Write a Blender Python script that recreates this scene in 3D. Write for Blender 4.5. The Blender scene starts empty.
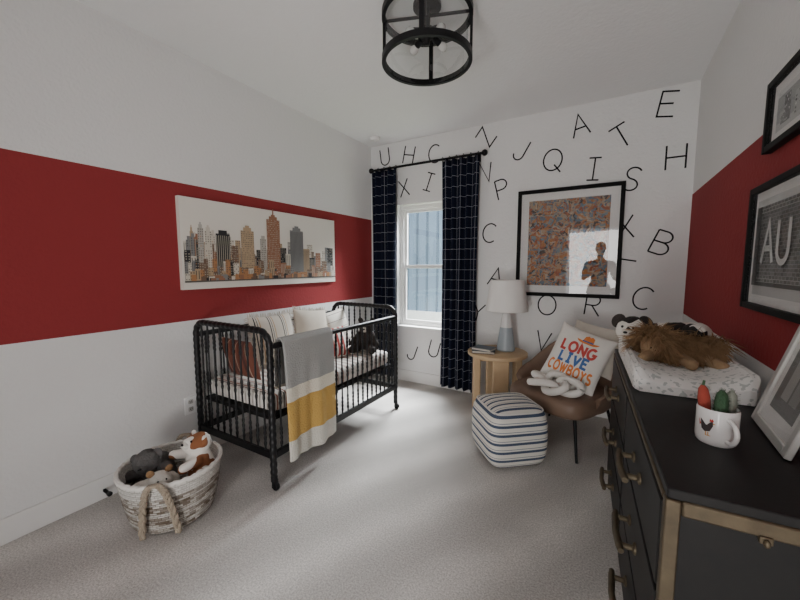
import bpy, math, random
from mathutils import Vector, Matrix
random.seed(7)
sc=bpy.context.scene; C=sc.collection
PI=math.pi; R=math.radians
# ------------------------------------------------------------------ camera measurements
F_PX=353.0; YAW=R(30.4); PITCH=R(5.5); CAM=Vector((0,0,1.35))
FH=Vector((-math.sin(YAW),math.cos(YAW),0)); RT=Vector((math.cos(YAW),math.sin(YAW),0))
FW=FH*math.cos(PITCH)+Vector((0,0,-math.sin(PITCH))); UP=FH*math.sin(PITCH)+Vector((0,0,math.cos(PITCH)))
XL,XR,YB,YF,H=-2.48,.535,3.55,-1.1,2.74
def ray(px,py): return FW*F_PX+RT*(px-400)+UP*(300-py)
def hitX(px,py,X):
    d=ray(px,py); return CAM+d*(X/d.x)
def hitY(px,py,Y):
    d=ray(px,py); return CAM+d*(Y/d.y)
# ------------------------------------------------------------------ materials
def nt(name):
    m=bpy.data.materials.new(name); m.use_nodes=True
    t=m.node_tree; b=t.nodes['Principled BSDF']; return m,t,b
def N(t,typ,**k):
    n=t.nodes.new(typ)
    for a,v in k.items(): setattr(n,a,v)
    return n
def c4(c): return (c[0],c[1],c[2],1)
def add_bump(t,b,src,strength,dist,coords=None):
    bp=N(t,'ShaderNodeBump'); bp.inputs['Strength'].default_value=strength; bp.inputs['Distance'].default_value=dist
    t.links.new(src,bp.inputs['Height']); t.links.new(bp.outputs[0],b.inputs['Normal'])
def mat(name,col,rough=.6,metal=0,noise=None,col2=None,bump=None,spec=None,coat=0,sheen=0):
    m,t,b=nt(name); L=t.links
    b.inputs['Base Color'].default_value=c4(col); b.inputs['Roughness'].default_value=rough; b.inputs['Metallic'].default_value=metal
    if spec is not None: b.inputs['Specular IOR Level'].default_value=spec
    if coat: b.inputs['Coat Weight'].default_value=coat
    if sheen: b.inputs['Sheen Weight'].default_value=sheen
    tc=N(t,'ShaderNodeTexCoord')
    sc_=noise or 12
    nz=N(t,'ShaderNodeTexNoise'); nz.inputs['Scale'].default_value=sc_; nz.inputs['Detail'].default_value=4
    L.new(tc.outputs['Object'],nz.inputs['Vector'])
    mx=N(t,'ShaderNodeMix',data_type='RGBA')
    mx.inputs[6].default_value=c4(col); mx.inputs[7].default_value=c4(col2 or tuple(x*.86 for x in col))
    L.new(nz.outputs['Fac'],mx.inputs[0]); L.new(mx.outputs[2],b.inputs['Base Color'])
    if bump:
        n2=N(t,'ShaderNodeTexNoise'); n2.inputs['Scale'].default_value=bump[0]; n2.inputs['Detail'].default_value=3
        L.new(tc.outputs['Object'],n2.inputs['Vector']); add_bump(t,b,n2.outputs['Fac'],bump[1],bump[2])
    return m
def stripe_mat(name,axis,period,stops,offset=0,coords='Object',rough=.85,bump=(300,.3,.002),wrap=None):
    m,t,b=nt(name); L=t.links; b.inputs['Roughness'].default_value=rough
    tc=N(t,'ShaderNodeTexCoord'); sp=N(t,'ShaderNodeSeparateXYZ'); L.new(tc.outputs[coords],sp.inputs[0])
    src=sp.outputs[axis]
    if wrap is not None:     # cloth carried over the top: stripes follow another axis where the surface faces up
        ge=N(t,'ShaderNodeNewGeometry'); s2=N(t,'ShaderNodeSeparateXYZ'); L.new(ge.outputs['Normal'],s2.inputs[0])
        gt=N(t,'ShaderNodeMath',operation='GREATER_THAN'); gt.inputs[1].default_value=.72; L.new(s2.outputs[2],gt.inputs[0])
        mf=N(t,'ShaderNodeMix',data_type='FLOAT'); L.new(gt.outputs[0],mf.inputs[0]); L.new(src,mf.inputs[2]); L.new(sp.outputs[wrap],mf.inputs[3]); src=mf.outputs[0]
    a=N(t,'ShaderNodeMath',operation='MULTIPLY_ADD'); a.inputs[1].default_value=1/period; a.inputs[2].default_value=offset
    L.new(src,a.inputs[0]); fr=N(t,'ShaderNodeMath',operation='FRACT'); L.new(a.outputs[0],fr.inputs[0])
    cr=N(t,'ShaderNodeValToRGB'); cr.color_ramp.interpolation='CONSTANT'; e=cr.color_ramp.elements
    e[0].position=stops[0][0]; e[0].color=c4(stops[0][1]); e[1].position=stops[1][0]; e[1].color=c4(stops[1][1])
    for p,c in stops[2:]:
        q=e.new(p); q.color=c4(c)
    L.new(fr.outputs[0],cr.inputs[0]); L.new(cr.outputs[0],b.inputs['Base Color'])
    n2=N(t,'ShaderNodeTexNoise'); n2.inputs['Scale'].default_value=bump[0]; L.new(tc.outputs['Object'],n2.inputs['Vector'])
    add_bump(t,b,n2.outputs['Fac'],bump[1],bump[2])
    return m
def spot_mat(name,c1,c2,scale,thr,rough=.95,bump=(120,.5,.004)):
    m,t,b=nt(name); L=t.links; b.inputs['Roughness'].default_value=rough
    tc=N(t,'ShaderNodeTexCoord'); nz=N(t,'ShaderNodeTexNoise'); nz.inputs['Scale'].default_value=scale; nz.inputs['Detail'].default_value=1
    L.new(tc.outputs['Object'],nz.inputs['Vector']); cr=N(t,'ShaderNodeValToRGB'); cr.color_ramp.interpolation='CONSTANT'
    e=cr.color_ramp.elements; e[0].color=c4(c1); e[1].color=c4(c2); e[1].position=thr
    L.new(nz.outputs['Fac'],cr.inputs[0]); L.new(cr.outputs[0],b.inputs['Base Color'])
    n2=N(t,'ShaderNodeTexNoise'); n2.inputs['Scale'].default_value=bump[0]; L.new(tc.outputs['Object'],n2.inputs['Vector'])
    add_bump(t,b,n2.outputs['Fac'],bump[1],bump[2]); return m
def print_mat(name,rough=.7):
    m,t,b=nt(name); at=N(t,'ShaderNodeVertexColor',layer_name='Col'); t.links.new(at.outputs[0],b.inputs['Base Color'])
    b.inputs['Roughness'].default_value=rough; return m
def pane_mat(name,refl,tint=(1,1,1),rough=.0):
    m=bpy.data.materials.new(name); m.use_nodes=True; t=m.node_tree; t.nodes.clear()
    o=N(t,'ShaderNodeOutputMaterial'); mx=N(t,'ShaderNodeMixShader'); tr=N(t,'ShaderNodeBsdfTransparent'); gl=N(t,'ShaderNodeBsdfGlossy')
    tr.inputs[0].default_value=c4(tint); gl.inputs['Roughness'].default_value=rough
    mx.inputs[0].default_value=refl; t.links.new(tr.outputs[0],mx.inputs[1]); t.links.new(gl.outputs[0],mx.inputs[2]); t.links.new(mx.outputs[0],o.inputs[0]); return m
WHITE=(.77,.765,.752); RED=(.285,.036,.038)
def wall_mat(name,stripe):
    m,t,b=nt(name); L=t.links; b.inputs['Roughness'].default_value=.8; b.inputs['Specular IOR Level'].default_value=.25
    tc=N(t,'ShaderNodeTexCoord')
    if stripe:
        sp=N(t,'ShaderNodeSeparateXYZ'); L.new(tc.outputs['Object'],sp.inputs[0])
        g=N(t,'ShaderNodeMath',operation='GREATER_THAN'); g.inputs[1].default_value=.974; l=N(t,'ShaderNodeMath',operation='LESS_THAN'); l.inputs[1].default_value=1.90
        L.new(sp.outputs[2],g.inputs[0]); L.new(sp.outputs[2],l.inputs[0]); mu=N(t,'ShaderNodeMath',operation='MULTIPLY'); L.new(g.outputs[0],mu.inputs[0]); L.new(l.outputs[0],mu.inputs[1])
        mx=N(t,'ShaderNodeMix',data_type='RGBA'); mx.inputs[6].default_value=c4(WHITE); mx.inputs[7].default_value=c4(RED); L.new(mu.outputs[0],mx.inputs[0]); L.new(mx.outputs[2],b.inputs['Base Color'])
    else: b.inputs['Base Color'].default_value=c4(WHITE)
    nz=N(t,'ShaderNodeTexNoise'); nz.inputs['Scale'].default_value=48; nz.inputs['Detail'].default_value=2; L.new(tc.outputs['Object'],nz.inputs['Vector'])
    add_bump(t,b,nz.outputs['Fac'],.45,.007); return m
M={}
M['wall']=wall_mat('white_wall_paint',False); M['wall_stripe']=wall_mat('striped_wall_paint',True)
M['ceiling']=mat('ceiling_paint',(.84,.838,.832),.9,bump=(45,.4,.006),col2=(.82,.818,.812),spec=.2)
M['trim']=mat('trim_white',(.80,.79,.77),.45,col2=(.78,.77,.75))
M['plate']=mat('outlet_white',(.88,.88,.87),.35,col2=(.87,.87,.86))
def carpet():
    m,t,b=nt('carpet'); L=t.links; b.inputs['Roughness'].default_value=1; b.inputs['Specular IOR Level'].default_value=.05
    tc=N(t,'ShaderNodeTexCoord'); n1=N(t,'ShaderNodeTexNoise'); n1.inputs['Scale'].default_value=2.6; n1.inputs['Detail'].default_value=4
    n2=N(t,'ShaderNodeTexNoise'); n2.inputs['Scale'].default_value=125; n2.inputs['Detail'].default_value=2.5; n2.inputs['Roughness'].default_value=.7
    mp=N(t,'ShaderNodeMapping'); mp.inputs['Rotation'].default_value=(0,0,R(28)); L.new(tc.outputs['Object'],mp.inputs[0])
    wv=N(t,'ShaderNodeTexWave',wave_type='BANDS',bands_direction='X',wave_profile='TRI'); wv.inputs['Scale'].default_value=.75; wv.inputs['Distortion'].default_value=2.2; wv.inputs['Detail'].default_value=1; wv.inputs['Detail Scale'].default_value=.6
    L.new(mp.outputs[0],wv.inputs['Vector'])
    for n in (n1,n2): L.new(tc.outputs['Object'],n.inputs['Vector'])
    r1=N(t,'ShaderNodeValToRGB'); r1.color_ramp.elements[0].position=.34; r1.color_ramp.elements[1].position=.66
    r1.color_ramp.elements[0].color=(.46,.435,.41,1); r1.color_ramp.elements[1].color=(.78,.745,.71,1); L.new(n2.outputs['Fac'],r1.inputs[0])
    mx=N(t,'ShaderNodeMix',data_type='RGBA',blend_type='MULTIPLY'); L.new(r1.outputs[0],mx.inputs[6])
    r2=N(t,'ShaderNodeValToRGB'); r2.color_ramp.elements[0].color=(.82,.82,.82,1); r2.color_ramp.elements[0].position=.12; r2.color_ramp.elements[1].color=(1.06,1.06,1.06,1); r2.color_ramp.elements[1].position=.45
    ad=N(t,'ShaderNodeMath',operation='MULTIPLY'); L.new(n1.outputs['Fac'],ad.inputs[0]); L.new(wv.outputs['Fac'],ad.inputs[1]); L.new(ad.outputs[0],r2.inputs[0])
    L.new(r2.outputs[0],mx.inputs[7]); mx.inputs[0].default_value=1; L.new(mx.outputs[2],b.inputs['Base Color'])
    add_bump(t,b,n2.outputs['Fac'],.45,.005); return m
M['carpet']=carpet()
M['black_metal']=mat('black_metal',(.008,.008,.009),.45,.3,spec=.3)
M['black_paint']=mat('black_paint',(.006,.006,.007),.42,bump=(90,.08,.001),spec=.35)
M['black_decal']=mat('black_decal',(.008,.008,.010),.7,spec=.2)
M['dark_top']=mat('dresser_black',(.009,.009,.010),.5,noise=30,col2=(.016,.015,.014),bump=(60,.15,.001),spec=.3)
M['brass']=mat('aged_brass',(.185,.145,.09),.5,.65,noise=26,col2=(.060,.048,.034),bump=(60,.45,.002))
M['oak']=mat('oak_wood',(.60,.43,.255),.55,noise=9,col2=(.48,.33,.185),bump=(60,.1,.001))
M['leather']=mat('brown_leather',(.235,.150,.104),.5,noise=8,col2=(.165,.104,.072),bump=(160,.25,.002))
M['cream_fabric']=mat('cream_fabric',(.66,.61,.53),.9,bump=(220,.5,.003),noise=20)
M['white_fabric']=mat('white_fabric',(.78,.75,.70),.9,bump=(200,.5,.003),noise=20)
M['oat_fabric']=mat('oatmeal_fabric',(.62,.56,.47),.9,bump=(200,.6,.003),noise=20)
M['rust_fabric']=stripe_mat('rust_fabric',0,.09,[(0,(.16,.05,.03)),(.6,(.36,.26,.2)),(.68,(.16,.05,.03)),(.8,(.07,.025,.02))])
M['grey_plush']=mat('grey_plush',(.06,.06,.06),1,noise=30,col2=(.14,.13,.125),bump=(120,.9,.006))
M['tan_plush']=mat('tan_plush',(.42,.28,.16),.9,noise=35,col2=(.30,.19,.10),bump=(120,.8,.004))
M['brown_plush']=mat('brown_plush',(.36,.21,.10),.9,noise=35,col2=(.20,.11,.05),bump=(90,1,.008))
M['shag']=mat('shaggy_brown_hair',(.42,.265,.14),.9,noise=38,col2=(.17,.095,.05),spec=.15)
M['dark_plush']=mat('dark_plush',(.022,.018,.016),1,noise=30,col2=(.05,.04,.035),bump=(120,.9,.006))
M['white_plush']=mat('white_plush',(.72,.69,.63),1,noise=30,bump=(120,.9,.006))
M['spotted']=spot_mat('brown_white_spotted_plush',(.78,.74,.68),(.24,.09,.035),9,.5)
M['piebald']=spot_mat('black_white_plush',(.72,.69,.63),(.020,.016,.014),7,.50)
M['ceramic']=mat('white_ceramic',(.82,.81,.79),.15,coat=.4,noise=5,col2=(.80,.79,.77))
M['lamp_glaze']=stripe_mat('two_tone_lamp_glaze',2,1.0,[(0,(.36,.41,.44)),(.215,(.78,.77,.75))],rough=.18,bump=(40,.05,.001))
M['shade']=mat('lamp_shade_linen',(.82,.80,.77),.9,bump=(250,.2,.001),col2=(.80,.78,.75))
M['glass']=pane_mat('clear_glass',.10,(.90,.92,.92)); M['window_glass']=pane_mat('window_glass',.04,(.95,.97,.98)); M['frame_glass']=pane_mat('picture_glass',.04,(.97,.97,.97),.02)
M['bulb']=mat('frosted_bulb',(.70,.69,.66),.2)
M['print']=print_mat('printed_colour'); M['photo']=print_mat('printed_photo',.5)
M['dark_frame']=mat('black_frame_wood',(.006,.006,.006),.6,spec=.15); M['paper']=mat('white_mat_board',(.82,.81,.79),.9,col2=(.80,.79,.77))
M['silver']=mat('pale_silver_frame',(.62,.61,.58),.35,.3)
M['book']=mat('grey_blue_cover',(.11,.14,.17),.5); M['book2']=mat('dark_cover',(.05,.05,.06),.5); M['pages']=mat('book_pages',(.7,.66,.58),.9)
M['red_felt']=mat('red_felt',(.36,.06,.04),.95,bump=(200,.6,.003)); M['green_felt']=mat('green_felt',(.05,.11,.055),.95,bump=(200,.6,.003)); M['grey_felt']=mat('grey_green_felt',(.27,.29,.24),.95,bump=(200,.6,.003))
M['eye']=mat('black_bead',(.004,.004,.004),.1)
M['pink']=mat('pink_felt',(.55,.28,.24),.9)
M['siding']=mat('blue_grey_siding',(.19,.26,.335),.7,noise=3,col2=(.16,.22,.29)); M['batten']=mat('pale_batten',(.11,.15,.20),.7); M['lawn']=mat('grass_ground',(.10,.16,.05),1,noise=5,col2=(.2,.2,.1))
M['skin']=mat('skin',(.36,.21,.15),.6); M['shirt']=mat('dark_shirt',(.03,.035,.045),.9); M['shorts']=mat('grey_trousers',(.12,.12,.13),.9); M['hair']=mat('brown_hair',(.06,.035,.02),.7)
M['rope']=mat('natural_rope',(.40,.34,.26),.9,noise=60,col2=(.25,.20,.15),bump=(150,.8,.004))
def curtain_mat():
    m,t,b=nt('navy_windowpane_check'); L=t.links; b.inputs['Roughness'].default_value=.9; b.inputs['Specular IOR Level'].default_value=.1
    tc=N(t,'ShaderNodeTexCoord'); sp=N(t,'ShaderNodeSeparateXYZ'); L.new(tc.outputs['UV'],sp.inputs[0]); o=[]
    for ax in (0,1):
        a=N(t,'ShaderNodeMath',operation='MULTIPLY'); a.inputs[1].default_value=1/.105; L.new(sp.outputs[ax],a.inputs[0]); fr=N(t,'ShaderNodeMath',operation='FRACT'); L.new(a.outputs[0],fr.inputs[0])
        l=N(t,'ShaderNodeMath',operation='LESS_THAN'); l.inputs[1].default_value=.040; L.new(fr.outputs[0],l.inputs[0]); o.append(l)
    mxm=N(t,'ShaderNodeMath',operation='MAXIMUM'); L.new(o[0].outputs[0],mxm.inputs[0]); L.new(o[1].outputs[0],mxm.inputs[1])
    mx=N(t,'ShaderNodeMix',data_type='RGBA'); mx.inputs[6].default_value=(.008,.0105,.023,1); mx.inputs[7].default_value=(.28,.29,.33,1); L.new(mxm.outputs[0],mx.inputs[0]); L.new(mx.outputs[2],b.inputs['Base Color']); return m
M['curtain']=curtain_mat()
def basket_mat():
    m,t,b=nt('woven_basket'); L=t.links; b.inputs['Roughness'].default_value=.95; b.inputs['Specular IOR Level'].default_value=.1
    tc=N(t,'ShaderNodeTexCoord')
    def brick(w,h,c1,c2,mo,ms):
        q=N(t,'ShaderNodeTexBrick'); q.inputs['Scale'].default_value=1; q.inputs['Brick Width'].default_value=w; q.inputs['Row Height'].default_value=h; q.inputs['Mortar Size'].default_value=ms; q.inputs['Mortar Smooth'].default_value=1
        q.inputs['Color1'].default_value=c4(c1); q.inputs['Color2'].default_value=c4(c2); q.inputs['Mortar'].default_value=c4(mo); L.new(tc.outputs['UV'],q.inputs['Vector']); return q
    br=brick(.030,.0125,(.60,.57,.52),(.14,.105,.075),(.18,.14,.11),.0020)      # white and grey-brown flecked strands
    b2=brick(.022,.0125,(.70,.68,.64),(.60,.58,.54),(.38,.36,.32),.0018)        # cream strands
    sp=N(t,'ShaderNodeSeparateXYZ'); L.new(tc.outputs['Object'],sp.inputs[0])
    cr=N(t,'ShaderNodeValToRGB'); cr.color_ramp.interpolation='CONSTANT'; e=cr.color_ramp.elements
    e[0].color=(0,0,0,1); e[1].position=.215; e[1].color=(1,1,1,1)
    for p,v in ((.045,.6),(.06,0),(.115,.6),(.13,0),(.18,.6),(.195,.1)):
        q=e.new(p); q.color=(v,v,v,1)
    L.new(sp.outputs[2],cr.inputs[0])
    mx=N(t,'ShaderNodeMix',data_type='RGBA'); L.new(cr.outputs[0],mx.inputs[0]); L.new(br.outputs['Color'],mx.inputs[6]); L.new(b2.outputs['Color'],mx.inputs[7]); L.new(mx.outputs[2],b.inputs['Base Color'])
    inv=N(t,'ShaderNodeMath',operation='SUBTRACT'); inv.inputs[0].default_value=1; L.new(br.outputs['Fac'],inv.inputs[1]); add_bump(t,b,inv.outputs[0],.8,.006); return m
M['basket']=basket_mat()
GREY=(.33,.33,.315); CREAM=(.70,.65,.54); MUST=(.50,.31,.08)
M['blanket']=stripe_mat('knit_blanket',2,1.0,[(0,(.55,.53,.47)),(.29,MUST),(.53,CREAM),(.615,GREY)],bump=(110,1,.006))
NV=(.060,.085,.14); OW=(.74,.71,.65)
M['pouf']=stripe_mat('striped_pouf_fabric',2,.058,[(0,OW),(.28,NV),(.58,OW),(.76,(.16,.19,.24)),(.83,OW)],wrap=1)
M['pad']=spot_mat('dotted_pad_cover',(.80,.79,.76),(.50,.52,.50),55,.60,rough=.9)
M['sheet']=stripe_mat('striped_crib_sheet',1,.062,[(0,(.76,.73,.68)),(.50,(.22,.16,.14)),(.62,(.76,.73,.68)),(.74,(.36,.13,.08)),(.86,(.76,.73,.68))])
BK=(.03,.03,.03)
M['cushion_stripe']=stripe_mat('cream_black_stripe',0,.11,[(0,(.66,.61,.53)),(.55,BK),(.62,(.66,.61,.53)),(.72,BK),(.76,(.66,.61,.53)),(.86,(.5,.35,.2)),(.93,(.66,.61,.53))])
M['cushion_line']=stripe_mat('white_with_fine_lines',2,.07,[(0,(.68,.64,.57)),(.8,(.25,.22,.2)),(.88,(.68,.64,.57))])
M['cushion_red']=stripe_mat('red_white_stripe',0,.06,[(0,(.72,.68,.62)),(.55,(.42,.06,.05))])
def art_mat():
    m,t,b=nt('abstract_map_print'); L=t.links; b.inputs['Roughness'].default_value=.7; b.inputs['Specular IOR Level'].default_value=.2
    tc=N(t,'ShaderNodeTexCoord'); nz=N(t,'ShaderNodeTexNoise'); nz.inputs['Scale'].default_value=9; nz.inputs['Detail'].default_value=5; L.new(tc.outputs['Object'],nz.inputs['Vector'])
    mxv=N(t,'ShaderNodeMix',data_type='RGBA'); mxv.inputs[0].default_value=.22; L.new(tc.outputs['Object'],mxv.inputs[6]); L.new(nz.outputs['Color'],mxv.inputs[7])
    vo=N(t,'ShaderNodeTexVoronoi',feature='F1'); vo.inputs['Scale'].default_value=50; L.new(mxv.outputs[2],vo.inputs['Vector'])
    sp=N(t,'ShaderNodeSeparateColor'); L.new(vo.outputs['Color'],sp.inputs[0])
    cr=N(t,'ShaderNodeValToRGB'); cr.color_ramp.interpolation='CONSTANT'; e=cr.color_ramp.elements
    cols=[(.44,.19,.075),(.15,.21,.26),(.46,.22,.10),(.20,.27,.30),(.09,.075,.07),(.38,.16,.085),(.46,.38,.29),(.13,.19,.25),(.34,.11,.06)]
    e[0].color=c4(cols[0]); e[1].position=1/9; e[1].color=c4(cols[1])
    for i in range(2,9):
        q=e.new(i/9); q.color=c4(cols[i])
    L.new(sp.outputs[0],cr.inputs[0])
    v2=N(t,'ShaderNodeTexVoronoi',feature='DISTANCE_TO_EDGE'); v2.inputs['Scale'].default_value=10; L.new(mxv.outputs[2],v2.inputs['Vector'])
    lt=N(t,'ShaderNodeMath',operation='LESS_THAN'); lt.inputs[1].default_value=.035; L.new(v2.outputs['Distance'],lt.inputs[0])
    mx=N(t,'ShaderNodeMix',data_type='RGBA'); L.new(lt.outputs[0],mx.inputs[0]); L.new(cr.outputs[0],mx.inputs[6]); mx.inputs[7].default_value=(.40,.30,.21,1); L.new(mx.outputs[2],b.inputs['Base Color']); return m
M['art']=art_mat()
# ------------------------------------------------------------------ mesh builder
class MB:
    def __init__(s): s.v=[];s.f=[];s.m=[];s.c=[];s.uv=[]
    def add(s,vs,fs,m=0,c=None,uv=None):
        b=len(s.v); s.v+=[tuple(v) for v in vs]; s.uv+= uv if uv else [(0,0)]*len(vs)
        for f in fs: s.f.append([b+i for i in f]); s.m.append(m); s.c.append(c)
    def box(s,c,d,Mx=None,m=0,col=None):
        vs=[Vector((x*d[0]/2,y*d[1]/2,z*d[2]/2)) for x in(-1,1) for y in(-1,1) for z in(-1,1)]
        c=Vector(c); vs=[(Mx@v if Mx else v)+c for v in vs]
        s.add(vs,[(0,1,3,2),(4,6,7,5),(0,4,5,1),(2,3,7,6),(0,2,6,4),(1,5,7,3)],m,col)
    def grid(s,nu,nv,fn,m=0,cu=False,cv=False,uvf=None,c=None):
        vs=[];uv=[]
        for i in range(nu+(0 if cu else 1)):
            for j in range(nv+(0 if cv else 1)):
                vs.append(fn(i/nu,j/nv)); uv.append(uvf(i/nu,j/nv) if uvf else (0,0))
        a=nu if cu else nu+1; b=nv if cv else nv+1; fs=[]
        for i in range(nu):
            for j in range(nv): fs.append((i*b+j,((i+1)%a)*b+j,((i+1)%a)*b+(j+1)%b,i*b+(j+1)%b))
        s.add(vs,fs,m,c,uv)
    def tube(s,path,r,n=8,closed=False,m=0,cap=True):
        P=[Vector(p) for p in path]; k=len(P); rs=r if isinstance(r,(list,tuple)) else [r]*k
        T=[]
        for i in range(k):
            a=P[i-1] if (i>0 or closed) else P[i]; b=P[(i+1)%k] if (i<k-1 or closed) else P[i]; T.append((b-a).normalized())
        x=T[0].orthogonal().normalized(); vs=[]
        for i in range(k):
            x=(x-T[i]*x.dot(T[i])).normalized(); y=T[i].cross(x)
            for j in range(n):
                a=2*PI*j/n; vs.append(P[i]+(x*math.cos(a)+y*math.sin(a))*rs[i])
        fs=[]
        for i in range(k if closed else k-1):
            for j in range(n): fs.append((i*n+j,i*n+(j+1)%n,((i+1)%k)*n+(j+1)%n,((i+1)%k)*n+j))
        if cap and not closed: fs+= [tuple(range(n-1,-1,-1)),tuple((k-1)*n+j for j in range(n))]
        s.add(vs,fs,m)
    def lathe(s,prof,n=28,c=(0,0,0),Mx=None,m=0,cap=True,uvr=None):
        c=Vector(c); vs=[];uv=[];k=len(prof); q=n+1 if uvr else n; L=0
        for i,(r,z) in enumerate(prof):
            if i: L+=math.hypot(r-prof[i-1][0],z-prof[i-1][1])
            for j in range(q):
                a=2*PI*j/n; v=Vector((r*math.cos(a),r*math.sin(a),z)); vs.append((Mx@v if Mx else v)+c); uv.append((j/n*2*PI*(uvr or 1),L))
        fs=[]
        for i in range(k-1):
            for j in range(n): fs.append((i*q+j,i*q+(j+1)%q,(i+1)*q+(j+1)%q,(i+1)*q+j))
        if cap: fs+=[tuple(range(n-1,-1,-1)),tuple((k-1)*q+j for j in range(n))]
        s.add(vs,fs,m,None,uv)
    def sup(s,c,d,e1=1,e2=1,nu=32,nv=16,Mx=None,m=0,fn=None):
        c=Vector(c); sg=lambda v,e: math.copysign(abs(v)**e,v)
        def f(i,j):
            a=2*PI*i; b=-PI/2+PI*min(max(j,.004),.996)
            v=Vector((d[0]*sg(math.cos(b),e1)*sg(math.cos(a),e2),d[1]*sg(math.cos(b),e1)*sg(math.sin(a),e2),d[2]*sg(math.sin(b),e1)))
            if fn: v=fn(v)
            return (Mx@v if Mx else v)+c
        s.grid(nu,nv,f,m,cu=True); 
        b0=len(s.v)-nu*(nv+1); s.f.append([b0+i*(nv+1) for i in range(nu)][::-1]); s.f.append([b0+i*(nv+1)+nv for i in range(nu)]); s.m+=[m,m]; s.c+=[None,None]
    def cap(s,p0,p1,r0,r1,n=14,m=0):
        p0=Vector(p0);p1=Vector(p1); d=p1-p0; L=d.length
        Mx=Vector((0,0,1)).rotation_difference(d.normalized()).to_matrix() if L>1e-6 else Matrix.Identity(3)
        pr=[]
        for i in range(6):
            a=-PI/2+PI/2*(i+.05)/5.05; pr.append((r0*math.cos(a),r0*math.sin(a)))
        for i in range(6):
            a=PI/2*i/5.05; pr.append((r1*math.cos(a),L+r1*math.sin(a)))
        s.lathe(pr,n,p0,Mx,m)
    def quad(s,a,b,c,d,m=0,col=None): s.add([a,b,c,d],[(0,1,2,3)],m,col)
    def ribbon(s,poly,w,mp,m=0,col=None):
        P=[Vector((p[0],p[1])) for p in poly]; k=len(P); cl=(P[0]-P[-1]).length<1e-6; vs=[]
        for i in range(k):
            a=P[i-1] if i>0 else (P[-2] if cl else P[i]); b=P[i+1] if i<k-1 else (P[1] if cl else P[i])
            d1=(P[i]-a).normalized() if (P[i]-a).length>1e-6 else (b-P[i]).normalized(); d2=(b-P[i]).normalized() if (b-P[i]).length>1e-6 else d1
            n1=Vector((-d1.y,d1.x)); n2=Vector((-d2.y,d2.x)); n=(n1+n2)
            n=n.normalized() if n.length>1e-3 else n1; k2=min(1/max(n.dot(n1),.3),2)
            vs+= [mp(*(P[i]+n*w/2*k2)),mp(*(P[i]-n*w/2*k2))]
        s.add(vs,[(2*i+1,2*i+3,2*i+2,2*i) for i in range(k-1)],m,col)
    def build(s,name,mats,parent=None,smooth=True,bevel=0,ang=38,loc=None,rot=None,solid=0,sub=0):
        me=bpy.data.meshes.new(name); me.from_pydata(s.v,[],s.f)
        for mm in (mats if isinstance(mats,(list,tuple)) else [mats]): me.materials.append(M[mm] if isinstance(mm,str) else mm)
        me.polygons.foreach_set('material_index',s.m)
        if any(c is not None for c in s.c):
            at=me.color_attributes.new('Col','FLOAT_COLOR','CORNER')
            for p in me.polygons:
                c=s.c[p.index] or (.8,.8,.8)
                for li in p.loop_indices: at.data[li].color=c4(c)
        if any(u!=(0,0) for u in s.uv):
            ul=me.uv_layers.new(name='UVMap')
            for l in me.loops: ul.data[l.index].uv=s.uv[l.vertex_index]
        me.update()
        if smooth:
            me.polygons.foreach_set('use_smooth',[True]*len(me.polygons)); me.set_sharp_from_angle(angle=R(ang))
        o=bpy.data.objects.new(name,me); C.objects.link(o)
        if parent: o.parent=parent
        if loc is not None: o.location=loc
        if rot is not None: o.rotation_euler=rot
        if sub: o.modifiers.new('sub','SUBSURF').render_levels=sub; o.modifiers['sub'].levels=sub
        if solid: d=o.modifiers.new('solid','SOLIDIFY'); d.thickness=solid; d.offset=0
        if bevel: b=o.modifiers.new('bevel','BEVEL'); b.width=bevel; b.segments=2; b.limit_method='ANGLE'; b.angle_limit=R(40); b.harden_normals=False
        return o
def blob(o,voxel=.006,it=6,disp=0,dscale=.03):
    r=o.modifiers.new('remesh','REMESH'); r.mode='VOXEL'; r.voxel_size=voxel; r.use_smooth_shade=True
    s=o.modifiers.new('smooth','SMOOTH'); s.iterations=it; s.factor=.5
    if disp:
        tx=bpy.data.textures.new(o.name+'_fluff','CLOUDS'); tx.noise_scale=dscale; d=o.modifiers.new('fluff','DISPLACE'); d.texture=tx; d.strength=disp; d.texture_coords='LOCAL'
    return o
def thing(name,label,cat,loc=(0,0,0),rot=(0,0,0),group=None):
    o=bpy.data.objects.new(name,None); C.objects.link(o); o.location=loc; o.rotation_euler=rot; o.empty_display_size=.05
    return tag(o,label,cat,group)
def tag(o,label,cat,group=None):
    o['label']=label; o['category']=cat
    if group: o['group']=group
    return o
def struct(o): o['kind']='structure'; return o
def inst(o,parent,loc,rot=None,name=None):
    c=o.copy(); C.objects.link(c); c.parent=parent; c.location=loc
    if rot is not None: c.rotation_euler=rot
    return c
# ------------------------------------------------------------------ room shell
b=MB(); b.box(((XL+XR)/2,(YB-3)/2,-.05),(XR-XL+.4,YB+3.3,.1)); struct(b.build('floor','carpet',smooth=False))
b=MB(); b.box(((XL+XR)/2,(YB+YF)/2,H+.05),(XR-XL+.3,YB-YF+.3,.1)); struct(b.build('ceiling','ceiling',smooth=False))
b=MB(); b.box((XL-.06,(YB+YF)/2,H/2),(.12,YB-YF+.2,H)); struct(b.build('wall_left','wall_stripe',smooth=False))
b=MB(); b.box((XR+.06,(YB+YF)/2,H/2),(.12,YB-YF+.2,H)); struct(b.build('wall_right','wall_stripe',smooth=False))
WX0,WX1,WZ0,WZ1=-2.12,-1.40,.645,2.04
b=MB(); t=.16; y=YB+t/2
b.box(((XL+WX0)/2,y,H/2),(WX0-XL,t,H)); b.box(((WX1+XR)/2,y,H/2),(XR-WX1,t,H)); b.box(((WX0+WX1)/2,y,WZ0/2),(WX1-WX0,t,WZ0)); b.box(((WX0+WX1)/2,y,(WZ1+H)/2),(WX1-WX0,t,H-WZ1))
struct(b.build('wall_back','wall',smooth=False))
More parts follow.
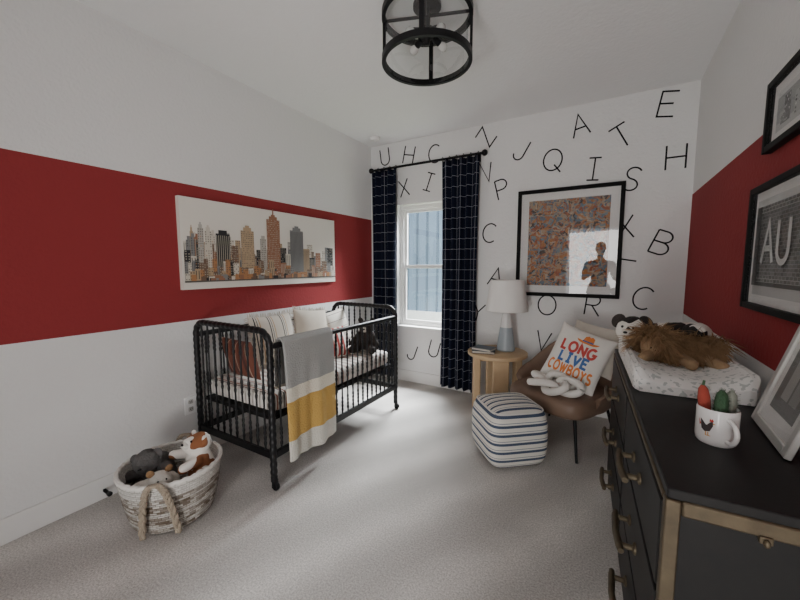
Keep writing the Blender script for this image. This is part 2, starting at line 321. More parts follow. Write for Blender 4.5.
DX0,DX1,DZ=-.75,.25,2.1
b=MB(); y=YF-.06
b.box(((XL+DX0)/2,y,H/2),(DX0-XL,.12,H)); b.box(((DX1+XR)/2,y,H/2),(XR-DX1,.12,H)); b.box(((DX0+DX1)/2,y,(DZ+H)/2),(DX1-DX0,.12,H-DZ))
struct(b.build('wall_front','wall',smooth=False))
b=MB(); 
for x in (DX0-.04,DX1+.04): b.box((x,YF+.008,(DZ+.08)/2),(.08,.016,DZ+.08))
b.box(((DX0+DX1)/2,YF+.008,DZ+.04),(DX1-DX0,.016,.08)); struct(b.build('trim_1','trim',smooth=False))
def base(name,c,d): 
    q=MB(); q.box(c,d); struct(q.build(name,'trim',bevel=.004))
base('baseboard_left',(XL+.0075,(YB+YF)/2,.065),(.015,YB-YF,.13)); base('baseboard_right',(XR-.0075,(YB+YF)/2,.065),(.015,YB-YF,.13))
base('baseboard_back',((XL+XR)/2,YB-.0075,.065),(XR-XL-.03,.015,.13))
# window
b=MB(); wy=YB+.10; fw=.045
for x in (WX0+fw/2,WX1-fw/2): b.box((x,wy,(WZ0+WZ1)/2),(fw,.06,WZ1-WZ0))
for z in (WZ0+fw/2,WZ1-fw/2): b.box(((WX0+WX1)/2,wy,z),(WX1-WX0-2*fw,.06,fw))
win=struct(b.build('window_1','trim',bevel=.003))
zm=(WZ0+WZ1)/2
for k,(z0,z1,yo) in enumerate(((WZ0+fw,zm+.02,-.012),(zm-.02,WZ1-fw,.012))):
    b=MB(); sw=.032; xa,xb=WX0+fw,WX1-fw
    for x in (xa+sw/2,xb-sw/2): b.box((x,wy+yo,(z0+z1)/2),(sw,.022,z1-z0))
    for z in (z0+sw/2,z1-sw/2): b.box(((xa+xb)/2,wy+yo,z),(xb-xa-2*sw,.022,sw))
    s_=b.build('sash','trim',win,bevel=.002)
    g=MB(); g.box(((xa+xb)/2,wy+yo,(z0+z1)/2),(xb-xa-2*sw,.004,z1-z0-2*sw)); g.build('pane','window_glass',s_,smooth=False)
b=MB(); b.box(((WX0+WX1)/2,YB+.03,WZ0+.006),(WX1-WX0,.10,.012)); b.build('window_sill','trim',win,bevel=.003)
# outside
nb=thing('neighbouring_house','blue-grey board and batten house wall seen through the window','house',(-2.2,7.0,0))
b=MB(); b.box((0,.1,2.0),(9,.2,4.0)); b.build('wall','siding',nb,smooth=False)
b=MB()
for i in range(37): b.box((-4.4+i*.245,-.015,2.0),(.04,.03,4.0))
b.build('battens','batten',nb,smooth=False)
b=MB(); b.box((0,-.03,.10),(9,.06,.5)); b.build('skirting_board','trim',nb,smooth=False)
b=MB(); b.box((-2.2,9.9,-.30),(30,12.2,.1)); struct(b.build('ground','lawn',smooth=False))
# ------------------------------------------------------------------ curtains and rod
ry,rz=3.455,2.44
rod=thing('curtain_rod','black metal curtain rod with ball ends mounted above the window','curtain rod',(-1.745,ry,rz))
b=MB(); b.tube([(-.64,0,0),(.64,0,0)],.0125,12); b.build('rod','black_metal',rod)
for s in (-1,1):
    b=MB(); b.sup((s*.665,0,0),(.03,.03,.03)); b.build('finial','black_metal',rod)
    b=MB(); b.tube([(s*.585,0,-.016),(s*.585,.05,-.02),(s*.585,.085,-.02)],.007,8); b.box((s*.585,.09,-.02),(.03,.008,.07)); b.build('bracket','black_metal',rod)
def curtain(x0,x1,label,folds,seed):
    rnd=random.Random(seed); ph=[rnd.uniform(-.5,.5) for _ in range(4)]
    w=x1-x0; cx=(x0+x1)/2
    r=thing('curtain',label,'curtain',(cx,ry,.05),group='checked curtains either side of the window')
    ztop=2.375; b=MB()
    def f(i,j):
        z=j*ztop; k=1-j; u=i-.5
        amp=.026+.012*k
        y=amp*math.sin(2*PI*folds*i+ph[0]+.5*k*math.sin(3*i+ph[1]))+.010*math.sin(2*PI*folds*2.1*i+ph[2])*k
        return Vector((u*w*(1-.06*math.sin(PI*j)),y,z))
    arc=math.sqrt(1+(2*PI*folds*.03/w*.7)**2)*w
    b.grid(110,30,f,uvf=lambda i,j:(i*arc,j*ztop)); b.build('fabric','curtain',r,ang=180,solid=.003)
    for k in range(folds+1):
        i=k/folds*.94+.03; q=MB(); n=18
        q.tube([(((i-.5)*w),math.cos(2*PI*a/n)*.02,ztop+.0155+math.sin(2*PI*a/n)*.021-.0) for a in range(n)],.0028,6,closed=True); q.build('curtain_ring','black_metal',r)
curtain(-2.40,-2.07,'dark navy checked curtain on the left, between the room corner and the window',4,1)
curtain(-1.53,-1.13,'dark navy checked curtain on the right, between the window and the round table',5,2)
# ------------------------------------------------------------------ wall letters
def arc(cx,cy,rx,ry_,a0,a1,n=16): return [(cx+rx*math.cos(R(a0+(a1-a0)*i/n)),cy+ry_*math.sin(R(a0+(a1-a0)*i/n))) for i in range(n+1)]
LT={'A':[[(0,0),(.36,1),(.72,0)],[(.13,.36),(.59,.36)]],
'B':[[(0,0),(0,1)],[(0,1)]+arc(.33,.76,.27,.24,90,-90)+[(0,.52)],[(0,.52)]+arc(.36,.26,.30,.26,90,-90)+[(0,0)]],
'C':[arc(.40,.5,.40,.5,50,310,24)],'E':[[(.58,1),(0,1),(0,0),(.58,0)],[(0,.52),(.48,.52)]],
'G':[arc(.40,.5,.40,.5,50,330,24)+[(.78,.45),(.45,.45)]],
'H':[[(0,0),(0,1)],[(.68,0),(.68,1)],[(0,.5),(.68,.5)]],'I':[[(.25,0),(.25,1)],[(0,0),(.5,0)],[(0,1),(.5,1)]],
'J':[[(.5,1),(.5,.3)]+arc(.25,.27,.25,.27,0,-170,12)],'L':[[(0,1),(0,0),(.52,0)]],
'N':[[(0,0),(0,1),(.66,0),(.66,1)]],'O':[arc(.42,.5,.42,.5,0,360,30)],'P':[[(0,0),(0,1)],[(0,1)]+arc(.3,.74,.28,.26,90,-90)+[(0,.48)]],
'Q':[arc(.42,.5,.42,.5,0,360,30),[(.52,.28),(.86,-.06)]],'R':[[(0,0),(0,1)],[(0,1)]+arc(.3,.74,.28,.26,90,-90)+[(0,.48)],[(.26,.48),(.62,0)]],
'S':[arc(.3,.75,.28,.25,40,270,18)+arc(.3,.25,.3,.25,90,-150,18)],'T':[[(.34,0),(.34,1)],[(0,1),(.68,1)]],
'U':[[(0,1),(0,.33)]+arc(.31,.33,.31,.33,180,360,16)+[(.62,1)]],'V':[[(0,1),(.34,0),(.68,1)]],'W':[[(0,1),(.24,0),(.46,.85),(.68,0),(.92,1)]],
'X':[[(0,0),(.64,1)],[(0,1),(.64,0)]],'Y':[[(0,1),(.33,.5),(.66,1)],[(.33,.5),(.33,0)]],'Z':[[(0,1),(.62,1),(0,0),(.62,0)]]}
def lw(ch): return max(p[0] for s in LT[ch] for p in s)
letters=[('U',385,157,8,'above the left curtain, nearest the room corner'),('H',409,155,-12,'above the curtain rod, between letters U and C'),('C',434,154,0,'above the middle of the curtain rod'),
('Z',486,137,52,'tilted above the right end of the curtain rod'),('J',521,150,-30,'near the ceiling, right of the curtain rod end'),('A',580,125,12,'near the ceiling, above the framed print'),
('T',622,136,28,'near the ceiling, between letters A and E'),('E',668,104,-10,'highest on the wall, in the top right corner'),('H',676,157,0,'near the right corner, below letter E'),
('Q',553,160,-8,'just above the framed print, left of letter I'),('I',594,169,-5,'just above the framed print, right of letter Q'),('S',632,179,-20,'beside the framed print top right corner'),
('N',484,172,-5,'beside the top of the right curtain'),('P',502,189,14,'left of the framed print, below letter N'),('X',404,188,10,'above the window beside the left curtain'),
('I',429,182,-20,'above the window beside the right curtain'),('C',489,233,-8,'left of the framed print at mid height'),('A',496,277,-14,'left of the framed print, above the lamp'),
('X',625,227,5,'partly behind the right edge of the framed print'),('L',622,265,-100,'lying sideways by the framed print right edge'),('B',662,243,-22,'near the right corner, above the changing pad'),
('O',547,305,0,'under the framed print, right of the lamp'),('R',593,305,-6,'under the framed print, above the lettered cushion'),('C',642,298,-15,'lowest on the right, above the plush toys'),
('V',543,341,-8,'between the lamp and the lettered cushion'),('J',412,352,-20,'under the window beside the left curtain'),('U',434,349,-15,'under the window beside the right curtain'),('Y',478,312,-12,'between the right curtain and the lamp')]
for ch,px,py,rot,where in letters:
    p=hitY(px,py,YB); s=.185; w=lw(ch); b=MB(); cr,sr=math.cos(R(rot)),math.sin(R(rot))
    def mp(u,v):
        x=(u-w/2)*s; z=(v-.5)*s; return Vector((x*cr-z*sr,0,x*sr+z*cr))
    for st_ in LT[ch]: b.ribbon(st_,.064,mp)
    o=b.build('wall_letter','black_decal',smooth=False,loc=(p.x,YB-.002,p.z),solid=.004)
    tag(o,'black wall letter %s %s'%(ch,where),'letter','black letters scattered over the white wall')
# ------------------------------------------------------------------ framed print on the back wall
fx0,fx1,fz0,fz1=-.765,.095,1.07,2.05; fcx,fcz=(fx0+fx1)/2,(fz0+fz1)/2; fw_,fh_=fx1-fx0,fz1-fz0
pr=thing('framed_print','large black framed orange and grey patterned print on the lettered wall','picture',(fcx,YB,fcz))
def frame_mb(w,h,t,d,fy0):
    q=MB()
    for s in(-1,1): q.box((s*(w/2-t/2),-d/2-fy0,0),(t,d,h)); q.box((0,-d/2-fy0,s*(h/2-t/2)),(w-2*t,d,t))
    return q
frame_mb(fw_,fh_,.032,.035,.001).build('frame','dark_frame',pr,bevel=.002)
b=MB(); b.box((0,-.010,0),(fw_-.05,.006,fh_-.05)); b.build('mat_board','paper',pr,smooth=False)
b=MB(); b.box((0,-.0145,0),(fw_-.20,.002,fh_-.20)); b.build('print','art',pr,smooth=False)
b=MB(); b.box((0,-.024,0),(fw_-.066,.002,fh_-.066)); b.build('glass','frame_glass',pr,smooth=False)
# ------------------------------------------------------------------ skyline canvas on the left wall
cy0,cy1,cz0,cz1=1.30,2.83,1.19,1.81; ccy,ccz=(cy0+cy1)/2,(cz0+cz1)/2
b=MB(); b.box((.020,0,0),(.034,cy1-cy0,cz1-cz0),None,0,(.78,.74,.66))
lay=[.0375]
def rect(y0,y1,z0,z1,col):
    x=lay[0]; b.quad((x,y0-ccy,z0-ccz),(x,y1-ccy,z0-ccz),(x,y1-ccy,z1-ccz),(x,y0-ccy,z1-ccz),0,col)
zb=cz0+.06
K=(.018,.018,.02);BR=(.16,.10,.066);TN=(.44,.32,.20);TC=(.30,.14,.08);GY=(.22,.22,.215);WT=(.62,.57,.48);BL=(.09,.10,.125);OR=(.42,.20,.085);LG=(.44,.41,.36)
rnd=random.Random(3); bl_=[]
x=183.5
while x<331:      # pale far row
    w=rnd.uniform(3,6); bl_.append((x,x+w,rnd.uniform(230,250)+(x-184)*.11,rnd.choice([LG,LG,WT,TN,GY,WT]))); x+=w*.75
x=183.5
while x<331:      # darker middle row
    w=rnd.uniform(2.5,6); bl_.append((x,x+w,rnd.uniform(236,262)+(x-184)*.07,rnd.choice([GY,BR,K,TN,BR,TC,WT,K]))); x+=w*.8
bl_+=[(184,190,250,K),(190,196,256,WT),(196,203,240,K),(198,204,228,LG),(205,212,231,WT),(213,219,252,TC),(216,230,234,K),(231,238,246,BR),(239,246,260,GY),(241,254,231,TN),(256,262,250,K),(260,266,239,LG),(267,280,220,TC),(280,286,248,K),(285,291,254,WT),(290,303,231,GY),(303,309,249,TN),(309,314,258,K),(315,320,253,TC),(321,326,261,BR),(326,332,266,WT)]
for pal in ([K,BR,TC,TN,WT,GY,OR,BR],[TC,OR,TN,BR,WT,TN,K]):      # low front rows
    x=183.5
    while x<331:
        w=rnd.uniform(2.5,6); bl_.append((x,x+w,(rnd.uniform(258,270) if pal[0] is K else rnd.uniform(266,275))+(x-184)*.02,rnd.choice(pal))); x+=w*.95
x_=.0372
for a,c_,yt,col in bl_:
    x_+=.00004; lay[0]=x_
    y0=hitX(a,250,XL+.037).y; y1=min(hitX(c_,250,XL+.037).y,cy1-.012); zt=hitX((a+c_)/2,yt,XL+.037).z; w=y1-y0
    if w<.01 or zt<zb+.02: continue
    rect(y0,y1,zb,zt,col)
    if yt<240: rect(y0+w*.2,y1-w*.2,zt,zt+.025,col)
    if yt<231.5: rect(y0+w*.35,y1-w*.35,zt+.025,zt+.04,col)
    if yt<226: rect(y0+w*.45,y1-w*.45,zt+.04,zt+.085,col)
    dk=sum(col)<.55; wc=(.46,.42,.34) if dk else (.05,.045,.04)
    lay[0]=x_+.00002; nx=max(2,int(w/.014)); nz=max(3,int((zt-zb)/.016)); sty=rnd.random()
    for i in range(nx):
        if sty<.3:
            yy=y0+w*(i+.3)/nx; rect(yy,yy+w*.28/nx,zb+.01,zt-.012,wc); continue
        for k in range(nz):
            if rnd.random()<.8:
                yy=y0+w*(i+.28)/nx; zz=zb+(zt-zb)*(k+.28)/nz; rect(yy,yy+w*.40/nx,zz,zz+(zt-zb)*.40/nz,wc if rnd.random()<.95 else OR)
lay[0]=x_+.0002; rect(cy0+.01,cy1-.01,zb-.012,zb,(.10,.09,.08))
for i in range(60):
    lay[0]+=.00001; y=cy0+.03+rnd.random()*(cy1-cy0-.1); rect(y,y+.02+rnd.random()*.03,zb-.002,zb+.012+rnd.random()*.03,rnd.choice([K,BR,TC,OR,GY,WT]))
tag(b.build('skyline_canvas','print',smooth=False,loc=(XL,ccy,ccz)),'wide white canvas with a painted city skyline on the red striped wall','painting')
# ------------------------------------------------------------------ pictures on the right wall
def wall_picture(y0,y1,z0,z1,label,seed,bg,letters_=None):
    w=y1-y0; h=z1-z0; rn=random.Random(seed)
    r=thing('framed_photo',label,'picture',(XR,(y0+y1)/2,(z0+z1)/2),(0,0,-PI/2),'black framed photos on the right wall')
    frame_mb(w,h,.024,.03,.001).build('frame','dark_frame',r,bevel=.002)
    q=MB(); q.box((0,-.008,0),(w-.04,.006,h-.04)); q.build('mat_board','paper',r,smooth=False)
    q=MB(); pw,ph=w-.12,h-.12
    q.quad((-pw/2,-.0115,-ph/2),(pw/2,-.0115,-ph/2),(pw/2,-.0115,ph/2),(-pw/2,-.0115,ph/2),0,(bg,bg,bg))
    d=.01155
    def cell(x0,x1,za,zb_,g):
        nonlocal d
        d+=.00001; q.quad(*[Vector((-pw/2+pw*min(max(x,0),1),-d,-ph/2+ph*min(max(z,0),1))) for x,z in ((x0,za),(x1,za),(x1,zb_),(x0,zb_))],0,(g,g,g*.98))
    cell(0,1,0,.2,bg*1.5); cell(0,1,.86,1,bg*1.9)
    if not letters_:
        for k in range(11):
            x=rn.uniform(-.05,.9); ww=rn.uniform(.08,.22); top=rn.uniform(.35,.85); g=bg*rn.uniform(.25,1.5); cell(x,x+ww,.12,top,g)
            for i in range(4):
                for j in range(6):
                    if rn.random()<.7: cell(x+ww*(i+.2)/4,x+ww*(i+.7)/4,.12+(top-.12)*(j+.2)/6,.12+(top-.12)*(j+.7)/6,bg*rn.uniform(.1,2.0))
    else:      # brick wall with painted letters, a kerb and a road below
        for rw in range(22):
            z=.14+rw*.036; off=(rw%2)*.03
            for k in range(18): cell(k*.06-off+.003,(k+1)*.06-off-.003,z+.003,z+.033,bg*rn.uniform(.38,.72))
        cell(0,1,.10,.14,bg*.25); cell(0,.10,.14,.95,bg*.18); cell(0,1,.93,1,bg*1.6)
        for ch,cx,cz,s in letters_:
            for st_ in LT[ch]: q.ribbon(st_,.15,lambda u,v:Vector((cx+u*s,-.0185,cz+v*s)),0,(.62,.62,.61))
    q.build('print','photo',r,smooth=False)
    q=MB(); q.box((0,-.023,0),(w-.05,.002,h-.05)); q.build('glass','frame_glass',r,smooth=False)
wall_picture(1.42,1.985,1.79,2.055,'black framed monochrome street photo on the right wall, the upper one',4,.36)
wall_picture(1.46,2.075,1.175,1.67,'black framed monochrome photo reading AU on the right wall, the lower one',9,.34,[('A',-.155,-.06,.15),('U',-.01,-.06,.15)])
# ------------------------------------------------------------------ ceiling lamp and detector
cl=thing('ceiling_light','round black framed glass drum ceiling light','ceiling light',(-.90,1.82,H))
def ring(r,z0,h,th): 
    q=MB(); q.lathe([(r,z0),(r,z0+h),(r-th,z0+h),(r-th,z0),(r,z0)],48,cap=False); return q
rr=.243
ring(rr,-.300,.032,.020).build('lower_ring','black_metal',cl); ring(rr,-.075,.030,.020).build('upper_ring','black_metal',cl)
for k in range(4):
    a=R(20)+k*PI/2; q=MB(); q.box((rr*.965*math.cos(a),rr*.965*math.sin(a),-.175),(.014,.024,.215),Matrix.Rotation(a,3,'Z')); q.build('strut','black_metal',cl)
q=MB(); q.lathe([(rr-.024,-.295),(rr-.024,-.05)],48,cap=False); q.build('glass_shade','glass',cl)
q=MB(); q.lathe([(.001,0),(.075,0),(.075,-.02),(.02,-.03),(.016,-.12),(.038,-.125),(.038,-.165),(.02,-.175),(.012,-.20),(.001,-.205)],28); q.build('canopy','black_metal',cl)
for k in range(4):
    a=R(20)+k*PI/2; q=MB(); q.tube([(rr*math.cos(a)*.93,rr*math.sin(a)*.93,-.06),(.012*math.cos(a),.012*math.sin(a),-.06)],.008,8); q.build('spoke','black_metal',cl)
    a+=PI/4; d=Vector((math.cos(a),math.sin(a),0)); dn=Vector((0,0,-1)); e=(d*.93+dn*.36).normalized(); o_=d*.03+dn*.145
    q=MB(); q.tube([o_,o_+e*.022,o_+e*.024,o_+e*.062],[.008,.008,.017,.018],12); s_=q.build('socket','black_metal',cl)
    q=MB(); q.lathe([(.012,.060),(.014,.066),(.021,.078),(.024,.090),(.020,.104),(.010,.113),(.002,.116)],16,c=o_,Mx=Vector((0,0,1)).rotation_difference(e).to_matrix()); q.build('bulb','bulb',s_)
sd=thing('smoke_detector','small round white smoke detector on the ceiling near the corner','smoke detector',(-2.25,3.30,H))
q=MB(); q.lathe([(.055,0),(.055,-.02),(.045,-.034),(.001,-.038)],28); q.build('body','trim',sd)
q=MB(); q.lathe([(.012,-.036),(.012,-.040),(.001,-.041)],12); q.build('button','paper',sd)
# ------------------------------------------------------------------ outlet, door stop
oz=hitX(190,405,XL); ol=thing('wall_outlet','white electrical outlet low on the wall beside the crib','outlet',(XL,oz.y,oz.z))
q=MB(); q.box((.005,0,0),(.010,.080,.122)); q.build('cover_plate','plate',ol,bevel=.002)
for s in(-1,1):
    q=MB(); q.sup((.010,0,s*.027),(.003,.018,.016),.4,.6,20,8); k_=q.build('socket','silver',ol)
    q=MB(); q.box((.0132,-.006,s*.027+.002),(.001,.003,.010)); q.box((.0132,.006,s*.027+.002),(.001,.003,.008)); q.box((.0132,0,s*.027-.008),(.001,.004,.004)); q.build('slots','eye',k_,smooth=False)
ds=thing('door_stop','small black door stop fixed to the left baseboard','door stop',(XL+.015,.80,.055))
q=MB(); q.tube([(0,0,0),(.07,0,0)],.006,10); q.tube([(.006*math.cos(0)+i*.0012,.008*math.cos(i*.9),.008*math.sin(i*.9)) for i in range(45)],.002,5); q.build('spring','black_metal',ds)
q=MB(); q.lathe([(.012,.062),(.013,.068),(.013,.08),(.008,.086)],14,Mx=Matrix.Rotation(PI/2,3,'Y')); q.build('rubber_tip','black_paint',ds)
# ------------------------------------------------------------------ crib
cbx,cby=-2.055,2.07; hx,hy=.375,.71
crib=thing('crib','black spindle crib with turned posts against the red striped wall','crib',(cbx,cby,0))
def spool_path(pts,step=.006):
    out=[];P=[Vector(p) for p in pts]
    for a,c_ in zip(P,P[1:]):
        n=max(1,int((c_-a).length/step)); out+=[a.lerp(c_,i/n) for i in range(n)]
    return out+[P[-1]]
def bead(path,r0,r1,per):
    s=0;rs=[]
    for i,p in enumerate(path):
        if i: s+=(p-path[i-1]).length
        rs.append(r0+(r1-r0)*abs(math.sin(PI*s/per)))
    return rs
hoop=[(-hx,0,.085),(-hx,0,.88)]+[(-hx+.09-.09*math.cos(R(a)),0,.88+.09*math.sin(R(a))) for a in range(9,91,9)]+[(hx-.09+.09*math.sin(R(a)),0,.88+.09*math.cos(R(a))) for a in range(0,91,9)]+[(hx,0,.085)]
q=MB(); pth=spool_path(hoop,.007); q.tube(pth,bead(pth,.0175,.0215,.046),10); hp=q.build('end_frame','black_paint',crib,ang=60); hp.location=(0,-hy,0); inst(hp,crib,(0,hy,0))
q=MB(); q.box((0,0,0),(2*hx-.03,.022,.045)); er=q.build('end_rail','black_paint',crib,bevel=.004); er.location=(0,-hy,.215); inst(er,crib,(0,hy,.215))
q=MB(); q.tube([(0,-hy+.01,0),(0,hy-.01,0)],.0175,12); sr=q.build('side_rail','black_paint',crib); sr.location=(hx,0,.88); inst(sr,crib,(-hx,0,.88))
q=MB(); q.box((0,0,0),(.022,2*hy-.03,.045)); lr=q.build('lower_rail','black_paint',crib,bevel=.004); lr.location=(hx,0,.215); inst(lr,crib,(-hx,0,.215))
def spindle(z0,z1):
    q=MB(); n=90; pr_=[]
    for i in range(n+1):
        u=i/n; z=z0+(z1-z0)*u; r=.0062
        for a,c_ in ((.04,.22),(.43,.57),(.78,.96)):
            if a<u<c_: r=.0062+.0034*abs(math.sin(PI*(u-a)/.045*1.0))
        pr_.append((r,z))
    q.lathe(pr_,8); return q
s1=None; NE,NS=10,21
for s in(-1,1):
    for k in range(NE):
        x=-hx+2*hx*(k+1)/(NE+1)
        if s1 is None: s1=spindle(.23,.955).build('spindle','black_paint',crib,ang=60); o=s1
        else: o=inst(s1,crib,(0,0,0))
        o.location=(x,s*hy,0)
s2=None
for s in(-1,1):
    for k in range(NS):
        y=-hy+2*hy*(k+1)/(NS+1)
        if s2 is None: s2=spindle(.23,.875).build('spindle','black_paint',crib,ang=60); o=s2
        else: o=inst(s2,crib,(0,0,0))
        o.location=(s*hx,y,0)
cs=None
for sx in(-1,1):
    for sy in(-1,1):
        if cs is None:
            q=MB(); q.lathe([(.012,.05),(.02,.055),(.02,.085),(.014,.1)],14); q.lathe([(.004,-.011),(.024,-.011),(.027,-.006),(.027,.006),(.024,.011),(.004,.011)],20,c=(.012,0,.027),Mx=Matrix.Rotation(PI/2,3,'X')); q.box((.006,.014,.04),(.02,.004,.05)); q.box((.006,-.014,.04),(.02,.004,.05))
            cs=q.build('caster','black_metal',crib); o=cs
        else: o=inst(cs,crib,(0,0,0))
        o.location=(sx*hx,sy*hy,0)
q=MB(); q.box((0,0,.425),(2*hx-.06,2*hy-.06,.025)); q.build('mattress_platform','black_paint',crib,smooth=False)
q=MB(); q.sup((0,0,.07),(.345,.67,.068),.3,.12,64,16); tag(q.build('crib_mattress','sheet',loc=(cbx,cby,.438)),'crib mattress in a striped white fitted sheet inside the black crib','mattress')
# blanket
b=MB(); xr=cbx+hx
prof=[(-.045,.60),(-.042,.72),(-.038,.84),(-.032,.89),(-.012,.918),(.012,.918),(.032,.895),(.040,.84),(.046,.75),(.052,.6),(.056,.45),(.060,.3),(.062,.165)]
def bl(i,j):
    k=i*(len(prof)-1); a=min(int(k),len(prof)-2); f=k-a; x=prof[a][0]*(1-f)+prof[a+1][0]*f; z=prof[a][1]*(1-f)+prof[a+1][1]*f
    y=1.425+.435*j; dn=max(0,(.88-z)) if x>0 else 0
    x+=.020*dn*math.sin(j*11+.6)+.012*dn*math.sin(j*23); y+=.02*dn*(j-.3)
    return Vector((xr+x+.004,y,z+.006*math.sin(j*9)*(1 if dn>.5 else 0)))
b.grid(96,44,bl); tag(b.build('knit_blanket','blanket',ang=180,solid=.010),'grey, cream and mustard knit blanket draped over the crib side rail','blanket')
# ------------------------------------------------------------------ cushions
def pillow(name,w,h,t,mat_,loc,tilt=0,yaw=0,roll=0,label='',cat='cushion',extra=None,fringe=None,group=None):
    b=MB(); a,c_=w/2,h/2
    def th(x,y): return t/2*max((1-abs(x)**2.6)*(1-abs(y)**2.6),0)**.5
    def pt(x,y,sg): return Vector((a*x*(1-.07*(1-y*y)),sg*th(x,y),c_*y*(1-.07*(1-x*x))))
    sm=lambda u: math.sin((u-.5)*PI)
    for sg in(-1,1): b.grid(22,22,(lambda i,j:pt(sm(i),sm(j),sg)) if sg<0 else (lambda i,j:pt(sm(1-i),sm(j),sg)))
    rot=(Matrix.Rotation(R(yaw),3,'Z')@Matrix.Rotation(R(tilt),3,'X')@Matrix.Rotation(R(roll),3,'Y')).to_euler()
    if extra or fringe:
        r=thing(name,label,cat,loc,rot,group); b.build('cover',mat_,r,ang=80)
        if fringe:
            q=MB(); rn=random.Random(5)
            for e in range(4):
                for k in range(30):
                    u=-1+2*(k+.5)/30; x,y=((u,1),(u,-1),(1,u),(-1,u))[e]; p=pt(x,y,-1); d=Vector(((0,0,1),(0,0,-1),(1,0,0),(-1,0,0))[e]); d=(d+Vector((rn.uniform(-.3,.3),rn.uniform(-.3,.3),rn.uniform(-.3,.3)))).normalized()
                    q.tube([p,p+d*.014,p+d*.030],[.004,.004,.002],5)
            q.build('fringe',fringe,r)
        if extra: extra(r,lambda x,y:Vector((a*x*(1-.07*(1-y*y)),-th(x,y)-.0025,c_*y*(1-.07*(1-x*x)))))
        return r
    o=b.build(name,mat_,ang=80,loc=loc,rot=rot); tag(o,label,cat,group); return o
G='cushions and toys inside the crib'
pillow('cushion',.38,.38,.12,'cushion_stripe',(-2.23,1.85,.785),-14,84,0,'cream cushion with black stripes and fringe, leaning on the crib back rail',fringe='cream_fabric',group=G)
pillow('cushion',.36,.38,.13,'oat_fabric',(-2.22,2.25,.785),-15,86,7,'plain oatmeal fringed cushion in the middle of the crib back rail',fringe='cream_fabric',group=G)
pillow('cushion',.32,.33,.11,'cushion_line',(-2.24,2.60,.765),-14,86,-8,'cream cushion with fine dark lines at the far end of the crib',group=G)
pillow('cushion',.32,.28,.11,'rust_fabric',(-2.12,1.48,.727),-14,178,0,'rust brown patterned cushion against the near end of the crib',group=G)
pillow('cushion',.36,.26,.10,'cushion_red',(-1.98,2.22,.705),-20,82,0,'small red and white striped cushion leaning in front of the oatmeal one',group=G)
def plush_head(parent,mat_,c,r,fwd,eyes=True,ear='dark_plush',nose='eye',muz='white_plush',earup=.9,es=1,floppy=0):
    c=Vector(c); f=Vector(fwd).normalized(); rt=f.cross(Vector((0,0,1))).normalized(); u=rt.cross(f)
    for s in(-1,1):
        q=MB(); q.sup((0,0,-floppy*r*.4),(r*.34*es,r*.16*es,r*.42*es),1,1,16,10); m=Matrix((rt,f,u)).transposed(); o=q.build('ear',ear,parent); o.location=c+rt*s*r*.8+u*r*earup; o.rotation_euler=(m@Matrix.Rotation(s*R(35 if not floppy else -30),3,'Y')).to_euler()
        if eyes:
            q=MB(); q.sup(c+f*r*.84+rt*s*r*.36+u*r*.28,(r*.1,)*3,1,1,12,8); q.build('eye','eye',parent)
    q=MB(); q.sup(c+f*r*.95-u*r*.18,(r*.42,r*.42,r*.34),1,1,18,12); q.build('muzzle',muz,parent)
    q=MB(); q.sup(c+f*r*1.33-u*r*.06,(r*.15,r*.12,r*.1),1,1,12,8); q.build('nose',nose,parent)
# dark plush at the crib far end
t_=thing('plush_toy','dark plush animal sitting at the far end of the crib','stuffed toy',(-1.88,2.60,.577),(0,0,R(20)),G)
q=MB(); q.cap((0,0,.08),(0,0,.13),.08,.066); q.cap((0,0,.21),(0,0,.215),.068,.068)
for s in(-1,1): q.cap((s*.06,-.03,.15),(s*.11,-.08,.08),.030,.028); q.cap((s*.05,-.04,.045),(s*.09,-.16,.04),.040,.036)
blob(q.build('body','dark_plush',t_),.008,5); plush_head(t_,'dark_plush',(0,0,.215),.068,(0,-1,0),muz='cream_fabric')
# ------------------------------------------------------------------ basket with plush toys
bk=thing('woven_basket','round woven white and grey-brown basket on the carpet by the crib','basket',(-2.0,.95,0))
q=MB(); pr_=[(.02,.004),(.170,.004),(.187,.015)]+[(.187+.055*(i/23)**.7+.003*(i%2),.015+.275*i/23) for i in range(1,24)]
pr_+=[(.234,.29),(.224,.27),(.175,.03),(.02,.02)]; q.lathe(pr_,56,uvr=.21); q.build('body','basket',bk,ang=80)
q=MB(); n=150; q.tube([(.238*math.cos(2*PI*i/n),.238*math.sin(2*PI*i/n),.288+.003*math.sin(i*1.4)) for i in range(n)],.011,8,closed=True); q.build('rim','white_fabric',bk)
for ang_ in (-42,138):
    q=MB(); d=Vector((math.cos(R(ang_)),math.sin(R(ang_)),0)); tg=Vector((-d.y,d.x,0)); base_=[]
    for i in range(91):
        u=i/90; w=(u-.5)*2; z=.03+.285*(1-abs(w)**2.6); rad=.197+.050*min(z/.29,1)+.020
        base_.append(d*rad+tg*(.078*math.copysign(abs(w)**.9,w))+Vector((0,0,z)))
    for ph_ in (0,2*PI/3,4*PI/3):      # three plaited cords
        pts=[p+tg*(.009*math.cos(i*.55+ph_))+d*(.006*math.sin(i*1.1+2*ph_)) for i,p in enumerate(base_)]
        q.tube(pts,.0085,7)
    q.build('handle','rope',bk)
GB='plush toys in the woven basket'
t_=thing('plush_toy','brown and white spotted plush animal on top of the basket','stuffed toy',(-1.93,1.03,.17),(R(-12),0,R(-15)),GB)
q=MB(); q.cap((0,.04,.03),(0,.0,.12),.075,.065); q.cap((0,-.01,.20),(0,-.045,.195),.06,.05); q.cap((0,-.01,.12),(0,-.01,.2),.05,.05); 
for s in(-1,1): q.cap((s*.055,-.02,.12),(s*.10,-.10,.11),.028,.026); q.cap((s*.05,.05,.04),(s*.13,-.02,.08),.032,.03)
